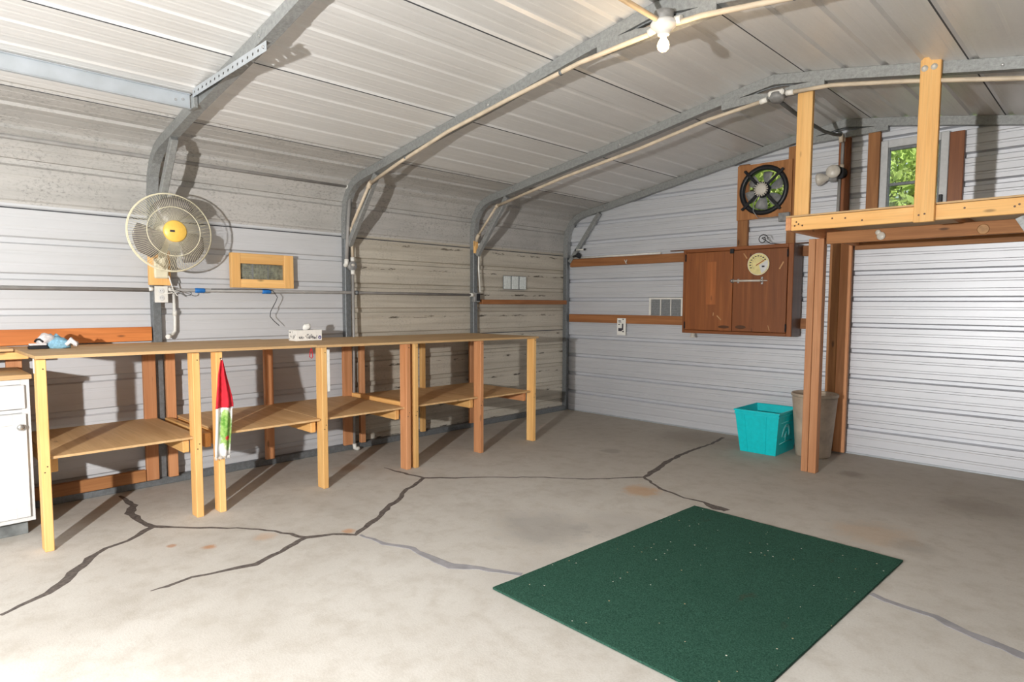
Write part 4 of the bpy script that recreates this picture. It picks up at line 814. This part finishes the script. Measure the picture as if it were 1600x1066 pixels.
# ---- twin flood lamp with its conduit
fl2 = thing('flood_lamp', 'twin flood lamp fixture on grey conduit beside the window', 'lamp', (3.16, -.1, 2.43))
part('conduit', MB().tube([(3.172, -.055, 2.78), (3.17, -.055, 2.55)], .0135, 10).tube([(3.155, -.055, 2.45), (3.15, -.055, 1.96)], .0135, 10), M['pvcg'], fl2); part('fitting', MB().tube([(3.17, -.055, 2.565), (3.169, -.055, 2.535)], .02, 10).tube([(3.172, -.055, 2.80), (3.172, -.055, 2.76)], .02, 10), M['pvc'], fl2)
part('box', MB().lathe([(.05, 0), (.05, .035), (.045, .04)], (3.165, -.042, 2.49), (0, -1, 0), 20), M['black'], fl2); part('bracket', MB().box((3.085, -.12, 2.42), (3.15, -.06, 2.47), .006), M['box_grey'], fl2)
for c0, ax, nm_ in (((3.115, -.09, 2.495), (.25, -1, .02), 'facing'), ((3.06, -.09, 2.46), (-1, -.25, -.15), 'side')): part('lamp_head', MB().lathe([(.02, -.03), (.024, 0), (.048, .035), (.058, .07), (.052, .082), (.03, .09), (.001, .093)], c0, ax, 22), M['flood'], fl2)
# ---- window
w1 = thing('window_1', None, None, (3.705, -.01, 1.99), None, 'structure')
for lo, hi in (((3.464, -.03, 1.955), (3.52, .02, 2.72)), ((3.893, -.03, 1.955), (3.95, .02, 2.72)), ((3.5205, -.03, 2.655), (3.8925, .02, 2.72)), ((3.5205, -.03, 1.955), (3.8925, .02, 2.0))): part('frame', MB().box(lo, hi, .004), M['alu'], w1)
for lo, hi in (((3.5205, -.02, 2.0005), (3.535, .01, 2.6545)), ((3.878, -.02, 2.0005), (3.8925, .01, 2.6545)), ((3.5355, -.02, 2.335), (3.8775, .01, 2.36)), ((3.5355, -.02, 2.63), (3.8775, .01, 2.6545))): part('sash', MB().box(lo, hi, .002), M['galvd'], w1)
part('pane', MB().box((3.5355, -.002, 2.3605), (3.8775, .002, 2.6295), 0), M['glass'], w1); part('pane', MB().box((3.5355, -.006, 2.0005), (3.8775, -.002, 2.3345), 0), M['glass'], w1)
part('latch', MB().box((3.90, -.06, 2.11), (3.925, -.0305, 2.22), .004), M['black'], w1)
# ================================================================== LOFT
lo_ = thing('storage_loft', 'wooden storage loft on posts at the right with pale front beam', 'loft', (4.7, -.8, 0))
YB = -1.61
wpart('front_beam', (3.335, YB, 1.843), (6.2, YB+.038, 1.933), PINE, lo_); wpart('end_joist', (3.297, YB, 1.846), (3.3345, -.001, 1.935), FIR, lo_); wpart('deck', (3.297, YB, 1.9355), (6.2, -.062, 1.947), PLY, lo_, bev=.001)
wpart('middle_joist', (3.345, -.92, 1.80), (6.2, -.882, 1.89), OLD, lo_); wpart('back_ledger', (3.30, -.06, 1.812), (6.2, -.022, 1.90), OLD, lo_)
for k, x in enumerate((4.2, 4.95, 5.7)): wpart('joist', (x-.019, YB+.039, 1.892), (x+.019, -.063, 1.935), OLD, lo_)
wpart('hanger', (3.335, YB+.0385, 1.9475), (3.435, YB+.0765, 2.83), PINE, lo_); wpart('hanger', (4.072, YB-.0405, 1.832), (4.178, YB-.0025, 2.80), PINE, lo_)
for x in (4.095, 4.143): part('washer', MB().lathe([(.018, 0), (.018, .003), (.008, .004), (.008, .012)], (x, YB-.041, 2.735), (0, -1, 0), 16), M['flood'], lo_)
wpart('post', (3.219, -.93, 0), (3.270, -.877, 1.845), PINE if 0 else FIR, lo_); wpart('post', (3.2745, -.935, 0), (3.334, -.862, 1.845), FIR, lo_)
wpart('wall_post', (3.112, -.095, .017), (3.197, -.043, 1.93), OLD, lo_); wpart('wall_post', (3.199, -.10, .017), (3.292, -.062, 1.93), FIR, lo_)
part('strap', MB().bar((4.545, -1.3, 1.86), (4.66, -1.3, 1.66), .05, .004, (0, 1, 0), .0005), M['galv'], lo_, 'slanted steel strap')
part('plaster_blob', MB().ball((3.72, -.925, 1.835), (.03, .008, .03), 10, 6).ball((3.70, -.925, 1.862), (.02, .006, .02), 8, 6), M['flood'], lo_); part('chalk_spot', MB().lathe([(.034, 0), (.03, .002)], (4.32, -.9205, 1.837), (0, -1, 0), 16), M['tape_y'], lo_)
kn = MB(); kr = random.Random(12)
for x, z in ((3.37, 1.90), (3.385, 1.885), (3.36, 1.875), (3.41, 1.874), (3.6, 1.905), (3.68, 1.90), (3.78, 1.877), (4.32, 1.9), (4.57, 1.895), (4.55, 1.885), (4.1, 1.875), (4.13, 1.88)):
    yy = YB-.0005 if not 4.07 < x < 4.18 else YB-.041; kn.lathe([(.006, 0), (.005, .001)], (x, yy, z), (0, -1, 0), 8)
part('knot', kn, CABD[0], lo_)
# ================================================================== BIN AND CAN
tb_ = thing('recycling_bin', 'open teal plastic recycling bin on the floor by the back wall', 'bin', (2.73, -.4, 0))
def frustum(m, b0, b1, z0, z1, t, bottom=True):
    """open tapered box: (x0,x1,y0,y1) at bottom and top, walls of thickness t"""
    def ring(b, z, i): return [(b[0]+i, b[2]+i, z), (b[1]-i, b[2]+i, z), (b[1]-i, b[3]-i, z), (b[0]+i, b[3]-i, z)]
    vs = ring(b0, z0, 0)+ring(b1, z1, 0)+ring(b1, z1, t)+ring(b0, z0+t, t); fs = [(0, 1, 2, 3)[::-1], (12, 13, 14, 15)]
    for i in range(4):
        j = (i+1) % 4; fs += [(i, j, 4+j, 4+i), (4+i, 4+j, 8+j, 8+i), (8+i, 8+j, 12+j, 12+i)]
    return m.add(vs, fs)
B0 = (2.568, 2.888, -.6, -.185); B1 = (2.522, 2.92, -.63, -.15)
part('body', frustum(MB(), B0, B1, 0.001, .375, .005), M['teal'], tb_)
for zz, e, h in ((.372, .008, .014), (.345, .006, .012)):
    f = (zz/.375); b = [B0[i]+(B1[i]-B0[i])*f for i in range(4)]; vs = []
    for ee, z in ((e, zz), (e, zz+h), (-.004, zz+h), (-.004, zz)): vs += [(b[0]-ee, b[2]-ee, z), (b[1]+ee, b[2]-ee, z), (b[1]+ee, b[3]+ee, z), (b[0]-ee, b[3]+ee, z)]
    part('rim', MB().add(vs, [(4*k+i, 4*k+(i+1) % 4, 4*((k+1) % 4)+(i+1) % 4, 4*((k+1) % 4)+i) for k in range(4) for i in range(4)]), M['teal'], tb_)

rb = MB()
for t in (.22, .72):
    xa = B0[0]+(B0[1]-B0[0])*t; xb = B1[0]+(B1[1]-B1[0])*t; rb.bar((xa, B0[2]-.002, .004), (xb, B1[2]+.001, .34), .006, .006, (1, 0, 0), .001)
part('rib', rb, M['teal'], tb_)
em = MB()
def bs(y, z): f = z/.375; return B0[1]+(B1[1]-B0[1])*f+.0012
for r in (.085, .072): em.tube([(bs(0, .16+r*1.25*math.sin(a)), -.42+r*math.cos(a), .16+r*1.25*math.sin(a)) for a in [math.pi*i/16 for i in range(17)]], .0035, 5)
em.tube([(bs(0, z), -.42, z) for z in (.12, .2)], .003, 5).tube([(bs(0, z), y, z) for y, z in ((-.45, .15), (-.42, .19), (-.39, .15))], .003, 5).tube([(bs(0, .29), y, .29) for y in (-.55, -.22)], .002, 4).tube([(bs(0, z), y, z) for y, z in ((-.54, .1), (-.4, .11), (-.25, .1))], .003, 5)
part('arch_emblem', em, M['teal_mark'], tb_, 'pale arched emblem')
tc = thing('waste_can', 'tall tapered taupe waste can behind the loft post', 'waste can', (3.09, -.33, 0))
part('body', MB().lathe([(.001, .002), (.138, .002), (.142, .012), (.183, .54), (.179, .54), (.136, .014), (.001, .012)], (3.105, -.32, 0), (0, 0, 1), 40, True, False), M['taupe'], tc); part('rim', MB().lathe([(.183, .528), (.19, .532), (.191, .552), (.186, .558), (.179, .552), (.179, .535)], (3.105, -.32, 0), (0, 0, 1), 40, True, False), M['taupe'], tc)
# ================================================================== TREES OUTSIDE THE WINDOW AND FAN OPENING
def tree(x, y, h, r, label, seed, n=7000):
    rt = random.Random(seed); t = thing('leafy_tree', label, 'tree', (x, y, -.125), 'trees behind the garage')
    tr = MB().tube([(x, y, -.125), (x+.05, y, h*.4), (x-.03, y+.05, h*.75), (x, y, h)], [.11, .09, .06, .02], 8)
    for k in range(9):
        a = rt.uniform(0, 6.28); z = h*rt.uniform(.3, .8); tr.tube([(x, y, z), (x+r*.6*math.cos(a), y+r*.6*math.sin(a), z+r*.3)], [.04, .012], 5)
    part('trunk', tr, M['bark'], t); vs = []; fs = []; blobs = [(rt.uniform(-r*.65, r*.65), rt.uniform(-r*.65, r*.65), rt.uniform(-.75, .55)*h*.45, rt.uniform(.3, .55)*r) for _ in range(26)]
    for i in range(n):
        bx_, by_, bz_, br_ = rt.choice(blobs); d = Vector((rt.gauss(0, 1), rt.gauss(0, 1), rt.gauss(0, 1))).normalized()*br_*rt.uniform(.6, 1.05); p = Vector((x+bx_, y+by_, h*.62+bz_))+d
        u = Vector((rt.gauss(0, 1), rt.gauss(0, 1), rt.gauss(0, 1))).normalized(); w = u.orthogonal().normalized(); L_ = rt.uniform(.05, .1); b = len(vs)
        vs += [p-u*L_, p+w*L_*.45, p+u*L_, p-w*L_*.45]; fs.append((b, b+1, b+2, b+3))
    m = MB(); m.open = True; part('crown', m.add(vs, fs), M['leaf'], t, None, 'stuff')
tree(2.2, 4.2, 5.2, 1.7, 'leafy green tree seen through the window', 1); tree(.2, 4.4, 5.4, 1.8, 'leafy green tree seen through the exhaust fan', 2); tree(1.2, 6.5, 6.8, 2.2, 'tall leafy tree farther behind the garage', 3, 6000)
